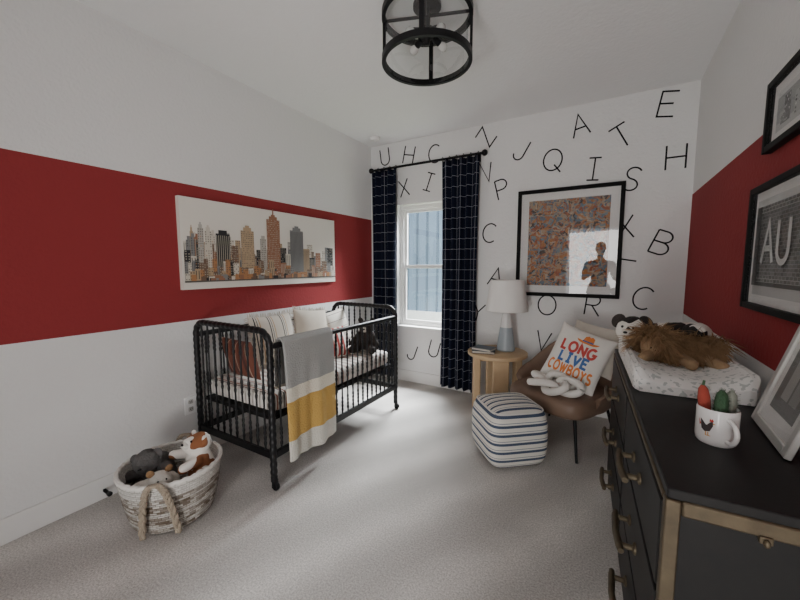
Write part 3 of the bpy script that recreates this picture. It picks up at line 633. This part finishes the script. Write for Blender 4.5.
blob(q.build('body','spotted',t_),.006,5); plush_head(t_,'spotted',(0,-.02,.205),.062,(.25,-1,.05),ear='spotted',muz='white_plush',floppy=.5,earup=.6)
t_=thing('plush_toy','dark grey shaggy plush animal on the wall side of the basket','stuffed toy',(-2.10,.94,.135),(0,R(-14),R(35)),GB)
q=MB(); q.cap((0,0,.03),(0,.02,.10),.085,.075); q.cap((0,-.04,.16),(0,-.05,.165),.066,.066)
for s in(-1,1): q.cap((s*.06,-.02,.1),(s*.11,-.08,.12),.03,.028)
blob(q.build('body','grey_plush',t_),.006,4,.012,.02); plush_head(t_,'grey_plush',(0,-.04,.165),.066,(.1,-1,0),ear='grey_plush',muz='grey_plush',floppy=.5,earup=.6)
t_=thing('plush_toy','pale cream plush animal at the near side of the basket','stuffed toy',(-1.97,.84,.155),(0,0,R(60)),GB)
q=MB(); q.cap((-.05,0,.03),(.06,.02,.05),.07,.06); q.cap((.03,-.03,.1),(.04,-.03,.1),.05,.05)
blob(q.build('body','white_plush',t_),.006,4,.008,.02); plush_head(t_,'white_plush',(.035,-.03,.105),.05,(.3,-1,0),ear='brown_plush')
# ------------------------------------------------------------------ side table, lamp, books
st_=thing('side_table','round light oak side table by the right curtain','table',(-.85,3.235,0))
q=MB(); q.lathe([(.02,.530),(.262,.530),(.268,.535),(.268,.560),(.262,.565),(.02,.565)],56); q.build('tabletop','oak',st_,ang=50)
for k in range(4):
    a=R(25+90*k); q=MB()
    q.box((.185*math.cos(a),.185*math.sin(a),.265),(.060,.140,.528),Matrix.Rotation(a,3,'Z')); q.build('leg','oak',st_,bevel=.010)
q=MB()
for k in range(2): q.box((0,0,.498),(.34,.04,.06),Matrix.Rotation(R(25+90*k),3,'Z'))
q.build('cross_brace','oak',st_,bevel=.003)
lp=thing('table_lamp','table lamp with white drum shade and two-tone grey and white base','lamp',(-.79,3.30,.566))
q=MB(); q.lathe([(.02,0),(.078,0),(.085,.012),(.082,.03),(.070,.12),(.055,.22),(.045,.30),(.036,.345),(.028,.362),(.015,.37)],36); q.build('base','lamp_glaze',lp)
q=MB(); q.lathe([(.03,.352),(.03,.362),(.012,.372),(.009,.45),(.004,.455)],16); q.build('stem','silver',lp)
q=MB(); q.lathe([(.19,.375),(.148,.655),(.146,.655),(.188,.375),(.19,.375)],48,cap=False)
q.lathe([(.0,.645),(.146,.645)],48,cap=False); q.build('lamp_shade','shade',lp)
for i,(z,w,d,rz_,mm,lab) in enumerate(((.5655,.20,.15,12,'book2','dark covered book lying under another on the oak table'),(.5885,.185,.14,-8,'book','grey-blue covered book on top of the stack on the oak table'))):
    r_=thing('book',lab,'book',(-.945,3.13,z),(0,0,R(rz_)),'books stacked on the side table')
    q=MB(); q.box((0,0,.0015),(w,d,.003)); q.box((0,0,.0205),(w,d,.003)); q.box((-w/2+.0015,0,.011),(.003,d,.016)); q.build('cover',mm,r_,smooth=False)
    q=MB(); q.box((.001,0,.011),(w-.008,d-.008,.016)); q.build('pages','pages',r_,smooth=False)
# ------------------------------------------------------------------ leather chair
ch=thing('lounge_chair','brown leather lounge chair with thin black legs in the corner','chair',(-.255,2.98,0),(0,0,R(-25)))
q=MB(); q.sup((0,-.03,.355),(.315,.32,.080),.45,.45,48,16); q.build('seat','leather',ch)
def back(i,j):
    ph=R(-112+224*i); w=abs(i-.5)*2
    s=min(max((w-.22)/.6,0),1); s=s*s*(3-2*s)
    zt=.74-.24*s-.06*max(0,(w-.8)/.2); zb_=.30
    prof_=[(0,0),(.0,.33),(.0,.66),(.01,.93),(.028,1.0),(.048,.97),(.055,.66),(.055,.33),(.055,0)]
    k=j*(len(prof_)-1); a=min(int(k),len(prof_)-2); f=k-a; o_=prof_[a][0]*(1-f)+prof_[a+1][0]*f; h_=prof_[a][1]*(1-f)+prof_[a+1][1]*f
    z=zb_+(zt-zb_)*h_; rad=.27+.08*h_+o_
    return Vector((rad*.95*math.sin(ph),rad*math.cos(ph)*.90-.0,z))
q=MB(); q.grid(56,16,back,cv=False)
q.f.append(list(range(0,17))); q.f.append(list(range(56*17,57*17))[::-1]); q.m+=[0,0]; q.c+=[None,None]
q.build('backrest','leather',ch,ang=70)
for sx in(-1,1):
    for sy in(-1,1):
        q=MB(); q.tube([(sx*.215,sy*.22,.31),(sx*.28,sy*.285 if sy<0 else .27,0)],[.013,.009],10); q.build('leg','black_metal',ch)
q=MB(); q.tube([(-.215,-.22,.29),(.215,-.22,.29),(.215,.22,.29),(-.215,.22,.29)],.011,8,closed=True); q.build('seat_frame','black_metal',ch)
def cow_text(r,surf):
    q=MB(); RED_=(.50,.05,.04); BLU=(.04,.12,.33); ORG=(.68,.20,.04)
    for word,zc,h_,tw,col,sw in (('LONG',.14,.34,1.25,RED_,.28),('LIVE',-.27,.33,1.05,BLU,.28),('COWBOYS',-.68,.33,1.62,ORG,.26)):
        ws=[lw(c) for c in word]; tot=sum(ws)+.32*(len(word)-1); sx_=tw/tot; x=-tw/2
        for c,w in zip(word,ws):
            for s_ in LT[c]:
                pts=[]
                for a,e in zip(s_,s_[1:]):
                    for k in range(4): pts.append((a[0]+(e[0]-a[0])*k/4,a[1]+(e[1]-a[1])*k/4))
                pts.append(s_[-1]); q.ribbon(pts,sw,lambda u,v:surf(x+u*sx_,zc+v*h_),0,col)
            x+=(w+.32)*sx_
    q.build('lettering','print',r,smooth=False)
    q=MB()
    brim=[(.18+.40*math.cos(a),.62+.05*math.sin(a)-.05*math.cos(a)**2+.10*math.cos(a)**4) for a in [2*PI*i/28 for i in range(28)]]
    crown=[(-.02,.62),(.38,.62),(.34,.83),(.24,.88),(.18,.84),(.12,.88),(.02,.82)]
    for poly,col in ((brim,ORG),(crown,ORG)):
        cx=sum(p[0] for p in poly)/len(poly); cz=sum(p[1] for p in poly)/len(poly)
        for a,e in zip(poly,poly[1:]+poly[:1]): q.add([surf(cx,cz)+Vector((0,-.002,0)),surf(*a)+Vector((0,-.001,0)),surf(*e)+Vector((0,-.001,0))],[(0,1,2)],0,col)
    q.ribbon([(-.015,.66),(.375,.66)],.045,lambda u,v:surf(u,v)+Vector((0,-.004,0)),0,BLU)
    q.build('hat_emblem','print',r,smooth=False)
GC='cushions on the leather chair'
pillow('cushion',.40,.44,.15,'white_fabric',(-.165,2.90,.665),-18,-10,17,'white cushion reading LONG LIVE COWBOYS on the leather chair',extra=cow_text,group=GC)
pillow('cushion',.38,.38,.10,'cream_fabric',(-.07,3.09,.71),-18,-20,8,'plain cream cushion behind the lettered cushion on the leather chair',group=GC)
q=MB(); n=220; pts=[]
for i in range(n):
    a=2*PI*i/n
    pts.append(Vector(((.088+.040*math.cos(5*a*1))*1.5*math.cos(2*a),(.088+.040*math.cos(5*a))*.75*math.sin(2*a),.030*math.sin(5*a))))
q.tube(pts,.027,10,closed=True); tag(q.build('knot_cushion','white_fabric',loc=(-.30,2.745,.495),rot=(R(18),0,R(-20))),'chunky white knotted cushion lying on the leather seat','cushion',GC)
# ------------------------------------------------------------------ pouf
pf=thing('pouf','square white pouf with navy stripes in front of the leather chair','pouf',(-.557,2.46,0),(0,0,R(40)))
def bulge(v):
    k=1+.07*(1-(v.z/.2)**2)-.02
    return Vector((v.x*k,v.y*k,v.z+(.022*(1-(v.x/.205)**2)*(1-(v.y/.205)**2) if v.z>.12 else 0)))
q=MB(); q.sup((0,0,.205),(.203,.203,.203),.36,.34,72,36,fn=bulge); q.build('body','pouf',pf,ang=180)
q=MB(); sg=lambda v,e: math.copysign(abs(v)**e,v); q.tube([(.183*sg(math.cos(2*PI*i/72),.34),.183*sg(math.sin(2*PI*i/72),.34),.391) for i in range(72)],.0045,6,closed=True); q.build('piping','white_fabric',pf)
# ------------------------------------------------------------------ dresser
TH=R(3.07); D,L_,HT=.392,1.50,.86
dc=Vector((.095,1.685,0))+Vector((math.cos(TH),math.sin(TH),0))*(D/2)
dr=thing('dresser','black dresser with aged brass trim and handles along the right wall','dresser',dc,(0,0,TH))
q=MB(); q.box((.006,0,.47),(D-.024,L_-.024,.72)); q.build('carcass','dark_top',dr,bevel=.003)
q=MB(); q.box((0,0,HT-.0125),(D-.006,L_-.006,.025)); q.build('top','dark_top',dr,bevel=.004)
for sx in(-1,1):
    for sy in(-1,1):
        q=MB(); q.box((sx*(D/2-.03),sy*(L_/2-.03),.055),(.045,.045,.11)); q.build('leg','brass',dr,bevel=.004)
        q=MB(); q.box((sx*(D/2-.015),sy*(L_/2-.013),.47),(.030,.026,.73)); q.build('corner_strap','brass',dr,bevel=.004)
for sy in(-1,1):
    for zz,hh in ((.820,.036),(.125,.030)):
        q=MB(); q.box((0,sy*(L_/2-.005),zz),(D-.060,.014,hh)); q.build('end_trim','brass',dr,bevel=.005)
q=MB(); q.box((-D/2+.005,0,.828),(.012,L_-.054,.016)); q.build('front_trim','brass',dr,bevel=.003)
q=MB(); q.box((-.03,-L_/2-.001,.800),(.022,.010,.016)); q.sup((-.03,-L_/2-.008,.796),(.006,.006,.009),1,1,12,8); q.build('side_catch','brass',dr,bevel=.002)
for c_ in range(2):
    for r_ in range(3):
        yc=-L_/4+.007+c_*(L_/2-.014); zc=.245+r_*.23
        q=MB(); q.box((0,0,0),(.016,L_/2-.055,.212)); dw=q.build('drawer','dark_top',dr,bevel=.003,loc=(-D/2+.006,yc,zc))
        q=MB(); 
        for s in(-1,1): q.lathe([(.018,0),(.018,.005),(.009,.010),(.009,.046)],12,c=(-.008,s*.07,0),Mx=Matrix.Rotation(-PI/2,3,'Y'))
        q.tube([(-.050,-.10,0),(-.052,-.075,0),(-.057,0,-.004),(-.052,.075,0),(-.050,.10,0)],[.009,.0115,.010,.0115,.009],10); q.build('pull','brass',dw)
def dpt(x,y,z): return dc+Matrix.Rotation(TH,3,'Z')@Vector((x,y,z))
# changing pad
q=MB(); sec=[]
n=40
for i in range(n):
    a=2*PI*i/n; x=.19*math.copysign(abs(math.cos(a))**.5,math.cos(a)); z=math.sin(a)
    z= .004 if z<-.3 else (.045+.045*z if z<0.15 else .0)+ (.055+.058*(abs(x)/.19)**2.2*(1 if abs(x)<.177 else .8) if z>=.15 else 0)
    sec.append((x,z))
def padf(i,j):
    x,z=sec[int(round(i*n))%n]; y=(j-.5)*.74; e=abs(j-.5)*2; k=(1-max(0,(e-.86)/.14)**2.5*.10); kz=1-max(0,(e-.8)/.2)**3*.45
    return Vector((x*k,y*1.0,z*kz))
q.grid(n,30,padf,cu=True); q.f.append([i*31 for i in range(n)]); q.f.append([i*31+30 for i in range(n)][::-1]); q.m+=[0,0]; q.c+=[None,None]
tag(q.build('changing_pad','pad',loc=dpt(0.004,.315,HT+.0005),rot=(0,0,TH),ang=60),'white dotted contoured changing pad on the black dresser','changing pad')
# plush toys on the pad
GP='plush toys lying on the changing pad'
pz=HT+.056
t_=thing('plush_toy','shaggy brown plush animal slumped across the changing pad','stuffed toy',dpt(.02,.29,pz+.004),(0,0,R(-4)),GP)
hc=Vector((-.095,-.035,.074)); hf=Vector((-.70,-1,-.62)).normalized()
q=MB(); q.cap((-.06,.02,.055),(.10,.02,.050),.056,.050); q.cap(hc,hc+hf*.014,.052,.047)
for s in(-1,1): q.cap((-.05+s*.05,-.04,.03),(-.05+s*.085,-.135,.022),.026,.024); q.cap((.09,s*.04,.03),(.135,s*.075-.04,.020),.028,.024)
blob(q.build('body','tan_plush',t_),.006,4,.005,.02)
q=MB(); rn=random.Random(11)
def strand(p,nrm,d,L0,w_,droop):
    sd_=d.cross(nrm); sd_=(sd_.normalized() if sd_.length>1e-4 else Vector((1,0,0)))*w_
    bend=Vector((rn.uniform(-.014,.014),rn.uniform(-.014,.014),0))
    p1=p+d*L0*.4+nrm*.005; p2=p+d*L0*.75+Vector((0,0,-droop*.5))+bend; p3=p+d*L0+Vector((0,0,-droop))+bend*2
    for v in (p1,p2,p3): v.z=max(v.z,.005)
    q.add([p-sd_,p+sd_,p1+sd_,p1-sd_,p2+sd_*.7,p2-sd_*.7,p3],[(0,1,2,3),(3,2,4,5),(5,4,6)])
hrt=hf.cross(Vector((0,0,1))).normalized(); hup=hrt.cross(hf)
for k in range(3000):      # mane: long locks around the face
    a=rn.uniform(0,2*PI); back_=rn.uniform(-.95,.42); rad=math.sqrt(max(0,1-back_*back_))
    nrm=(hrt*math.cos(a)*rad+hup*math.sin(a)*rad+hf*back_).normalized(); p=hc+nrm*.047
    d=(nrm*.8+Vector((rn.uniform(-.4,.7),rn.uniform(-.65,.3),rn.uniform(-.40,.12)))).normalized(); strand(p,nrm,d,rn.uniform(.045,.105),rn.uniform(.0014,.0030),rn.uniform(.02,.06))
for k in range(3000):      # body coat
    xx=rn.uniform(-.08,.145); a=rn.uniform(-.25*PI,1.2*PI); rad=.051
    nrm=Vector((rn.uniform(-.3,.3),math.cos(a),math.sin(a))).normalized(); p=Vector((xx,.02+math.cos(a)*rad,.053+math.sin(a)*rad))
    d=(nrm*.5+Vector((rn.uniform(-.3,.7),rn.uniform(-.9,.2),-.25))).normalized(); strand(p,nrm,d,rn.uniform(.03,.09),rn.uniform(.0012,.0028),rn.uniform(.01,.04))
hr=q.build('long_hair','shag',t_,ang=180); hr['kind']='stuff'
plush_head(t_,'tan_plush',hc,.055,hf,ear='tan_plush',muz='tan_plush',earup=.75)
t_=thing('plush_toy','floppy white and black plush animal at the far end of the changing pad','stuffed toy',dpt(-.02,.50,pz+.004),(0,0,R(-8)),GP)
q=MB(); q.cap((-.06,.03,.07),(.14,.05,.085),.062,.070); q.cap((-.115,-.02,.10),(-.125,-.03,.095),.070,.066)
for s in(-1,1): q.cap((-.05,s*.05,.04),(-.12,s*.10-.03,.025),.028,.026); q.cap((.14,s*.05,.05),(.165,s*.09-.03,.03),.03,.028)
q.cap((.12,-.03,.12),(.145,-.13,.130),.036,.032)
blob(q.build('body','piebald',t_),.006,5,.006,.02); plush_head(t_,'white_plush',(-.12,-.03,.10),.068,(-.2,-1,.0),ear='dark_plush',muz='white_plush',earup=.75,es=1.4,floppy=.5)
# mug with felt things
mg=Vector((.283,1.265,HT+.0005))
mu=thing('mug','white ceramic mug with a small rooster print on the dresser','mug',mg,(0,0,R(-72)))
q=MB(); q.lathe([(.02,.0),(.040,.0),(.045,.006),(.0465,.02),(.0465,.096),(.045,.100),(.043,.096),(.042,.02),(.036,.010),(.01,.009)],40); q.build('body','ceramic',mu)
q=MB(); q.tube([(.044,0,.081)]+[(.050+.030*math.sin(R(a)),0,.050+.030*math.cos(R(a))) for a in range(10,171,16)]+[(.044,0,.021)],.006,10); q.build('handle','ceramic',mu)
q=MB()
def msurf(u,v):
    a=R(-56)+u/.047; return Vector((.0471*math.cos(a),.0471*math.sin(a),v))
def mpoly(pts,col,e=0):
    cx=sum(p[0] for p in pts)/len(pts); cz=sum(p[1] for p in pts)/len(pts); f=lambda p: msurf(*p)*1.0+Vector((0,-.0002*e,0))
    for a,c_ in zip(pts,pts[1:]+pts[:1]): q.add([f((cx,cz)),f(a),f(c_)],[(0,1,2)],0,col)
mpoly([(-.014,.053),(-.016,.071),(-.008,.059),(.004,.055),(.008,.067),(.013,.069),(.014,.057),(.008,.041),(-.004,.037),(-.012,.043)],(.05,.04,.04))
mpoly([(.006,.068),(.007,.076),(.010,.072),(.012,.077),(.015,.071),(.013,.068)],(.55,.04,.03),1)
mpoly([(.014,.065),(.020,.063),(.014,.061)],(.6,.3,.04),1); mpoly([(-.014,.055),(-.021,.069),(-.018,.050)],(.45,.05,.03),1)
q.ribbon([(-.001,.038),(-.001,.028),(.004,.028)],.002,msurf,0,(.6,.3,.04)); q.ribbon([(.004,.038),(.005,.028),(.010,.028)],.002,msurf,0,(.6,.3,.04)); q.build('rooster_print','print',mu,smooth=False)
for (ox,oy,h_,r0,mm,nm,lab,lean,brush) in ((-.017,.008,.145,.014,'red_felt','felt_pepper','red pointed felt toy standing in the mug',-.25,0),(.003,-.012,.14,.015,'green_felt','felt_cactus','dark green felt cactus standing in the mug',.0,1),(.016,.012,.135,.015,'grey_felt','felt_cactus','pale grey-green felt cactus leaning right in the mug',.20,1)):
    t_=thing(nm,lab,'felt toy',mg+Vector((ox,oy,.0115)),(0,lean*.5,0),'felt toys in the mug')
    q=MB(); prf=[(r0*.5,0),(r0*.8,.02),(r0,h_*.55),(r0*1.05,h_*.75),(r0*.8,h_*.92),(r0*.35,h_*.99),(.001,h_)]; q.lathe(prf,16); q.build('body',mm,t_)
    q=MB(); rn=random.Random(h_)
    if brush:
        for k in range(420):
            z=rn.uniform(.06,h_); a=rn.uniform(0,2*PI); rad=r0*1.0*(1-max(0,(z/h_-.75)/.25)**2*.9); n_=Vector((math.cos(a),math.sin(a),.5+ (1.5 if z>h_*.93 else 0))).normalized(); p=Vector((rad*math.cos(a),rad*math.sin(a),z)); sd_=Vector((-math.sin(a),math.cos(a),0))*.0009
            q.add([p-sd_,p+sd_,p+n_*.009],[(0,1,2)])
        bb=q.build('bristles',mm,t_,smooth=False); bb['kind']='stuff'
    else:
        q.tube([(0,0,h_-.004),(.004,0,h_+.012)],[.004,.003],8); q.build('stem','green_felt',t_)
# leaning photo frame on the dresser
lf=thing('tabletop_photo_frame','pale silver photo frame leaning on the wall beside the mug','photo frame',(.42,1.37,HT+.004),(0,0,0))
lf.rotation_euler=(Matrix.Rotation(R(-93),3,'Z')@Matrix.Rotation(R(-15.5),3,'X')).to_euler()
w,h_=.30,.36
q=frame_mb(w,h_,.026,.016,-.008)
for i,v in enumerate(q.v): q.v[i]=(v[0],v[1],v[2]+h_/2)
q.build('frame','silver',lf,bevel=.003)
q=MB(); q.box((0,.002,h_/2),(w-.04,.004,h_-.04)); q.build('mat_board','paper',lf,smooth=False)
q=MB()
for x0,x1,z0,z1,g in ((-.09,.09,.07,.29,.22),(-.09,.09,.07,.15,.10),(-.05,.0,.11,.25,.45),(.01,.06,.11,.23,.35)): q.quad((x0,-.0005-g*.001,z0),(x1,-.0005-g*.001,z0),(x1,-.0005-g*.001,z1),(x0,-.0005-g*.001,z1),0,(g,g,g*.97))
q.build('print','photo',lf,smooth=False)
q=MB(); q.box((0,-.004,h_/2),(w-.05,.0015,h_-.05)); q.build('glass','frame_glass',lf,smooth=False)
# ------------------------------------------------------------------ photographer, seen in the picture glass
pp=thing('person','person in a dark shirt holding up a phone, reflected in the picture glass','person',(-.13,-.42,0))
q=MB()
for s in(-1,1):
    q.cap((s*.10,0,.90),(s*.105,.01,.50),.085,.058); q.cap((s*.105,.01,.50),(s*.11,-.01,.09),.056,.038); q.cap((s*.11,-.03,.035),(s*.125,.15,.03),.036,.03)
    q.cap((s*.07,0,.93),(s*.08,0,.95),.11,.11)
q.cap((0,0,1.0),(0,0,1.18),.12,.13); q.cap((-.10,0,1.36),(.10,0,1.36),.085,.085); q.cap((0,0,1.2),(0,0,1.36),.13,.13); q.cap((0,0,1.40),(0,.015,1.56),.058,.052)
hand={-1:Vector((.045,.36,1.345)),1:Vector((.215,.39,1.345))}
for s in(-1,1):
    el=Vector((s*.25,.10,1.13)); q.cap((s*.185,0,1.38),el,.052,.042); q.cap(el,hand[s]+Vector((0,-.05,-.02)),.040,.026)
    hd=hand[s]; q.cap(hd+Vector((0,-.05,-.02)),hd+Vector((-s*.0,.0,.0)),.024,.026)
    for k in range(4):
        z=-.028+.019*k; q.cap(hd+Vector((0,.005,z*.8)),hd+Vector((-s*.012,.032,z)),.0095,.009); q.cap(hd+Vector((-s*.012,.032,z)),hd+Vector((-s*(.035-.003*abs(k-1.5)),.034,z)),.009,.0075)
    q.cap(hd+Vector((0,-.02,.02)),hd+Vector((-s*.03,-.012,.035)),.011,.008)
q.sup((0,.03,1.66),(.075,.095,.115)); q.cap((0,.10,1.60),(0,.105,1.59),.035,.03); q.cap((0,.12,1.665),(0,.135,1.64),.012,.016)
for s in(-1,1): q.sup((s*.077,.02,1.655),(.012,.022,.032))
blob(q.build('body','skin',pp),.009,3)
q=MB(); q.cap((0,0,1.0),(0,0,1.18),.132,.145); q.cap((-.11,0,1.36),(.11,0,1.36),.098,.098); q.cap((0,0,1.2),(0,0,1.36),.146,.142); q.cap((-.04,0,.95),(.04,0,.95),.135,.135)
for s in(-1,1): q.cap((s*.185,0,1.38),(s*.228,.06,1.22),.068,.062)
blob(q.build('shirt','shirt',pp),.010,3)
q=MB()
for s in(-1,1): q.cap((s*.10,0,.90),(s*.105,.01,.50),.10,.085); q.cap((s*.105,.01,.50),(s*.11,-.01,.12),.082,.07); q.cap((s*.05,0,.92),(s*.06,0,.93),.122,.122)
blob(q.build('trousers','shorts',pp),.010,3)
q=MB(); q.sup((0,.012,1.695),(.083,.098,.098)); q.cap((0,-.05,1.62),(0,-.05,1.63),.06,.06); blob(q.build('hair','hair',pp),.010,2,.006,.02)
for s in(-1,1):
    q=MB(); q.sup((s*.032,.117,1.672),(.011,.008,.008)); q.build('eye','eye',pp)
q=MB(); q.sup((0,.136,1.598),(.022,.006,.006)); q.build('mouth','pink',pp)
q=MB(); q.box((0,0,0),(.155,.008,.075)); ph_=q.build('phone','black_paint',bevel=.003)
ph_.location=(0,-.04,1.345); ph_.rotation_euler=(0,0,R(10)); tag(ph_,'black phone held up by the person reflected in the picture glass','phone')
# ------------------------------------------------------------------ light
wd=bpy.data.worlds.new('world'); sc.world=wd; wd.use_nodes=True; bg=wd.node_tree.nodes['Background']; bg.inputs[0].default_value=(.84,.90,1,1); bg.inputs[1].default_value=1.5
def area(name,loc,target,sx,sy,e,col,spread=180):
    l=bpy.data.lights.new(name,'AREA'); l.shape='RECTANGLE'; l.size=sx; l.size_y=sy; l.energy=e; l.color=col; l.spread=R(spread)
    o=bpy.data.objects.new(name,l); C.objects.link(o); o.location=loc; o.rotation_euler=(Vector(target)-Vector(loc)).to_track_quat('-Z','Z').to_euler(); return o
area('window_sky_light',(-1.4,4.9,3.1),(-1.3,2.5,.3),2.2,1.4,1150,(.98,.99,1))
area('doorway_light',(-.25,-1.25,1.15),(-.1,3,1.1),.9,1.8,15,(1,.975,.94),125)
area('ceiling_fill',(-.25,-1.45,.12),(-.4,1.4,2.74),1.0,.5,42,(1,.975,.94))  # added fill lamp low beyond the doorway, brightens the ceiling
# ------------------------------------------------------------------ camera
cd=bpy.data.cameras.new('camera'); cd.sensor_width=36; cd.lens=F_PX/800*36; cd.clip_start=.02
co=bpy.data.objects.new('camera',cd); C.objects.link(co)
mm_=Matrix((RT,UP,-FW)).transposed().to_4x4(); mm_.translation=CAM; co.matrix_world=mm_
sc.camera=co
sc.view_settings.view_transform='AgX'; sc.view_settings.look='AgX - Base Contrast'; sc.view_settings.exposure=.4
